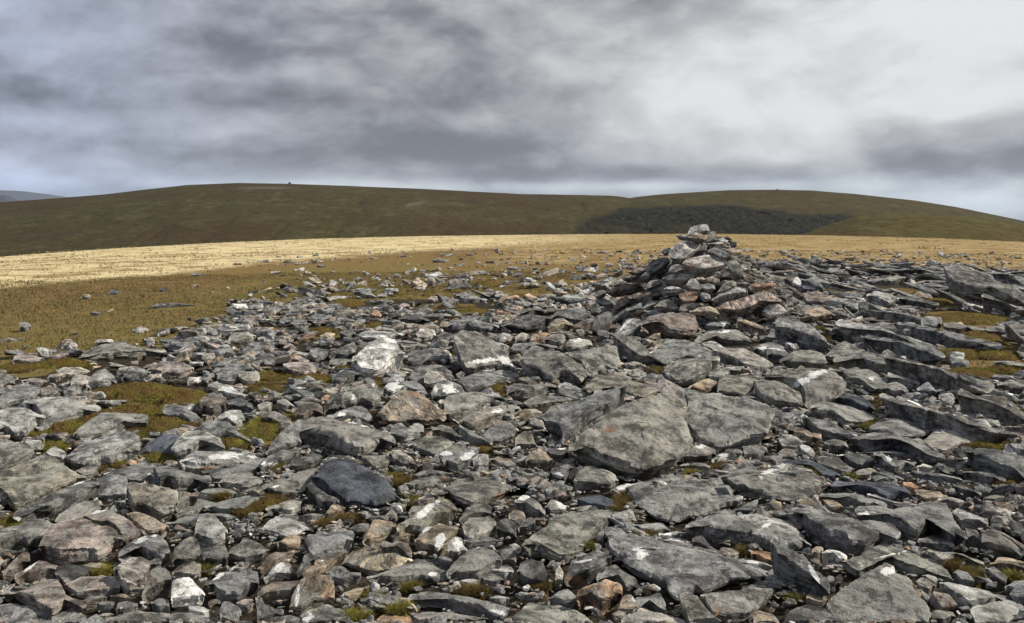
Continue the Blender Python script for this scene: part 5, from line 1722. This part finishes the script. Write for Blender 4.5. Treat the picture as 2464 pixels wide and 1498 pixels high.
def moss_tufts():
    P, C = [], []
    for k, (x, y, a, b) in enumerate(MS):
        n = int(min(1500, a * b * 8))
        th, r = rs.uniform(0, 6.283, n), np.sqrt(rs.rand(n))
        for px_, py_ in zip(x + np.cos(th) * r * a * .95, y + np.sin(th) * r * b * .9):
            g = hit_ground(px_, py_)
            if g[1] < 16:
                P.append(g)
    P = np.array(P)
    m, nb = len(P), 6
    sp = np.hypot(P[:, 0], P[:, 1])[:, None] / 8
    bx = P[:, 0, None] + rs.normal(0, .022, (m, nb)) * sp
    by = P[:, 1, None] + rs.normal(0, .022, (m, nb)) * sp
    bz = np.repeat(P[:, 2, None], nb, 1)
    hh = rs.uniform(.010, .030, (m, nb)) * (1 + .12 * sp)
    a = rs.uniform(0, 6.283, (m, nb))
    w = rs.uniform(.002, .004, (m, nb)) * np.maximum(sp, .6)
    lx, ly = rs.normal(0, .8, (m, nb)) * hh, rs.normal(0, .8, (m, nb)) * hh
    V = np.stack([np.stack([bx - np.cos(a) * w, by - np.sin(a) * w, bz], -1), np.stack([bx + np.cos(a) * w, by + np.sin(a) * w, bz], -1),
                  np.stack([bx + lx, by + ly, bz + hh], -1)], 2).reshape(-1, 3)
    q = fbm(P * 2.2, 4, 91)[:, None]
    c = np.where(q < -.06, np.array([.15, .105, .035]), np.where(q < .12, np.array([.17, .145, .03]), np.array([.23, .21, .045]))) * rs.uniform(.6, 1.4, (m, 1))
    t = np.repeat(np.repeat(c, nb, 0), 3, 0)
    o = mesh_from('mountain_grass', V, [np.arange(len(V)).reshape(-1, 3)], False, {'tint': ('FLOAT_COLOR', t)}, mat=GRASS)
    tag(o, 'fine brown and green grass blades growing through the moss cushions', 'grass', kind='stuff')


moss_tufts()


# ------------------------------------------------------------------ grass: short sedge near, straw tussocks out to the edge of the plateau
def blades(n, r0, r1, h0, h1, nb, wid, prob, name, label, wedge=.64, spread=.06, power=1.0, straw=False):
    rr = (rs.rand(n) ** power) * (r1 - r0) + r0
    uu = rs.uniform(-wedge, wedge, n)
    X, Y = rr * np.sin(uu), rr * np.cos(uu)
    Z = gz(X, Y)
    st, sw, go = zones(X, Y, Z)
    ok = rs.rand(n) < prob(st, sw, go, X, Y)
    px, py = project(np.stack([X, Y, Z + .03], -1))
    ix, iy = np.clip(px, 0, 1023).astype(int), np.clip(py, 0, 622).astype(int)
    ok &= ~((rr < DEP[iy, ix] + .6) & (DEP[iy, ix] < 1e8))
    ok &= np.hypot(X - CAX, Y - CAY) > 1.9
    X, Y, Z, rr, sw, go = X[ok], Y[ok], Z[ok], rr[ok], sw[ok], go[ok]
    m = len(X)
    H = rs.uniform(h0, h1, m) * (1 + 0.3 * fbm(np.stack([X * .5, Y * .5, X * 0], -1), 3, 77))
    sprd = spread * (1 + rr / 40)
    bx = X[:, None] + rs.normal(0, 1, (m, nb)) * sprd[:, None]
    by = Y[:, None] + rs.normal(0, 1, (m, nb)) * sprd[:, None]
    bz = np.repeat(Z[:, None], nb, 1)
    hh = H[:, None] * rs.uniform(.5, 1.1, (m, nb))
    ww = (wid * (1 + rr / 14))[:, None] * rs.uniform(.6, 1.3, (m, nb))
    a = rs.uniform(0, 2 * math.pi, (m, nb))
    ln = rs.normal(0, .8, (m, nb)) * hh
    ld = rs.uniform(0, 2 * math.pi, (m, nb))
    v0 = np.stack([bx - np.cos(a) * ww, by - np.sin(a) * ww, bz - .01], -1)
    v1 = np.stack([bx + np.cos(a) * ww, by + np.sin(a) * ww, bz - .01], -1)
    v2 = np.stack([bx + np.cos(ld) * ln + .15 * hh, by + np.sin(ld) * ln, bz + hh], -1)
    V = np.stack([v0, v1, v2], 2).reshape(-1, 3)
    F = np.arange(len(V)).reshape(-1, 3)
    base = np.array([.17, .12, .048])
    alt = np.array([.16, .138, .045])
    alt2 = np.array([.195, .13, .06])
    s1, s2 = np.array([.66, .50, .23]), np.array([.78, .63, .34])
    g1 = np.array([.44, .31, .13])
    q = rs.rand(m, 1)
    c = np.where(q < .4, base, np.where(q < .75, alt, alt2)) * rs.uniform(.7, 1.3, (m, 1))
    patch = smooth(.16, .30, fbm(np.stack([X * .30, Y * .30, X * 0], -1), 5, 55))[:, None]
    cs = (s1 + (s2 - s1) * rs.rand(m, 1)) * rs.uniform(.8, 1.05, (m, 1))
    cs = cs * (1 - patch) + np.array([.30, .21, .07]) * patch
    cg = g1 * rs.uniform(.7, 1.35, (m, 1))
    c = c * (1 - go[:, None]) + cg * go[:, None]
    sw_ = np.clip(sw, 0, 1)[:, None]
    pick = (rs.rand(m, 1) < sw_)
    c = np.where(pick, cs, c)
    t = np.repeat(np.repeat(c, nb, 0), 3, 0)
    o = mesh_from(name, V, [F], False, {'tint': ('FLOAT_COLOR', t)}, mat=GRASS)
    tag(o, label, 'grass', kind='stuff')
    return m


g1 = blades(34000, 5.0, 30, .010, .032, 6, .0030, lambda st, sw, go, X, Y: (1 - st) * .95 + .0, 'short_grass', 'short brown and olive sedge carpeting the ground around the stones', power=.75)
g2 = blades(6000, 14, 60, .03, .07, 7, .0045, lambda st, sw, go, X, Y: np.clip(sw + go * .6 + .05, 0, 1) * (1 - st), 'straw_grass', 'pale straw-coloured grass on the open plateau near the stones', power=.8, spread=.10)
g3 = blades(2500, 50, 420, .05, .12, 8, .008, lambda st, sw, go, X, Y: np.clip(sw + go * .5, 0.1, 1), 'far_straw_grass', 'pale straw-coloured grass out to the rim of the plateau', power=1.3, spread=.25)
print('rubble', tot, 'grass', g1, g2, g3, 'solo', sum(s['solo'] for s in STONES), 'labels', len(used))

# ------------------------------------------------------------------ tiny summit cairns on the two hills
def far_cairn(x, y, D, w, label, seed):
    rng = np.random.RandomState(seed)
    X = (x * D2U - CX) / FPX * D
    Z = EYE + (YH - y * D2U) / FPX * D
    V0, F0 = TF[seed]
    VV, FF, n = [], [], 0
    for k in range(14):
        f = k / 14
        p = np.array([X + rng.normal(0, w * .4 * (1 - f)), D + rng.normal(0, w * .4 * (1 - f)), Z - w * .3 + f * w * .9])
        VV.append(V0 * w * (.5 - .25 * f) + p)
        FF.append(F0 + n)
        n += len(V0)
    V = np.concatenate(VV)
    at = {'tint': ('FLOAT_COLOR', np.tile([.07, .068, .06], (n, 1))), 'mk': ('FLOAT_VECTOR', np.zeros((n, 3))), 'rco': ('FLOAT_VECTOR', V * .05)}
    o = mesh_from('summit_cairn', V, [np.concatenate(FF)], False, at, loc=(X, D, Z), mat=ROCK)
    tag(o, label, 'cairn')


far_cairn(702, 443.0, 2200, 6.0, 'tiny dark cairn on the left summit of the long brown ridge', 3)
far_cairn(1865, 458.5, 2200, 5.2, 'tiny dark cairn on the right summit above the black corrie', 8)

# ------------------------------------------------------------------ the air: thin even haze over the whole place
def haze():
    me = bpy.data.meshes.new('haze')
    s, zb, zt = 16500.0, -320.0, 760.0
    v = [(x, y, z) for x in (-s, s) for y in (-s, s) for z in (zb, zt)]
    f = [(0, 1, 3, 2), (4, 6, 7, 5), (0, 4, 5, 1), (2, 3, 7, 6), (0, 2, 6, 4), (1, 5, 7, 3)]
    me.from_pydata(v, [], f)
    m = bpy.data.materials.new('haze')
    m.use_nodes = True
    t = m.node_tree
    t.nodes.clear()
    o = t.nodes.new('ShaderNodeOutputMaterial')
    p = t.nodes.new('ShaderNodeVolumePrincipled')
    p.inputs['Color'].default_value = (0.80, 0.90, 1.0, 1)
    p.inputs['Density'].default_value = 0.000022
    p.inputs['Anisotropy'].default_value = 0.2
    t.links.new(p.outputs[0], o.inputs['Volume'])
    me.materials.append(m)
    ob = bpy.data.objects.new('haze', me)
    COL.objects.link(ob)
    tag(ob, 'thin bluish haze fading the distant hills', 'haze', kind='stuff')


haze()
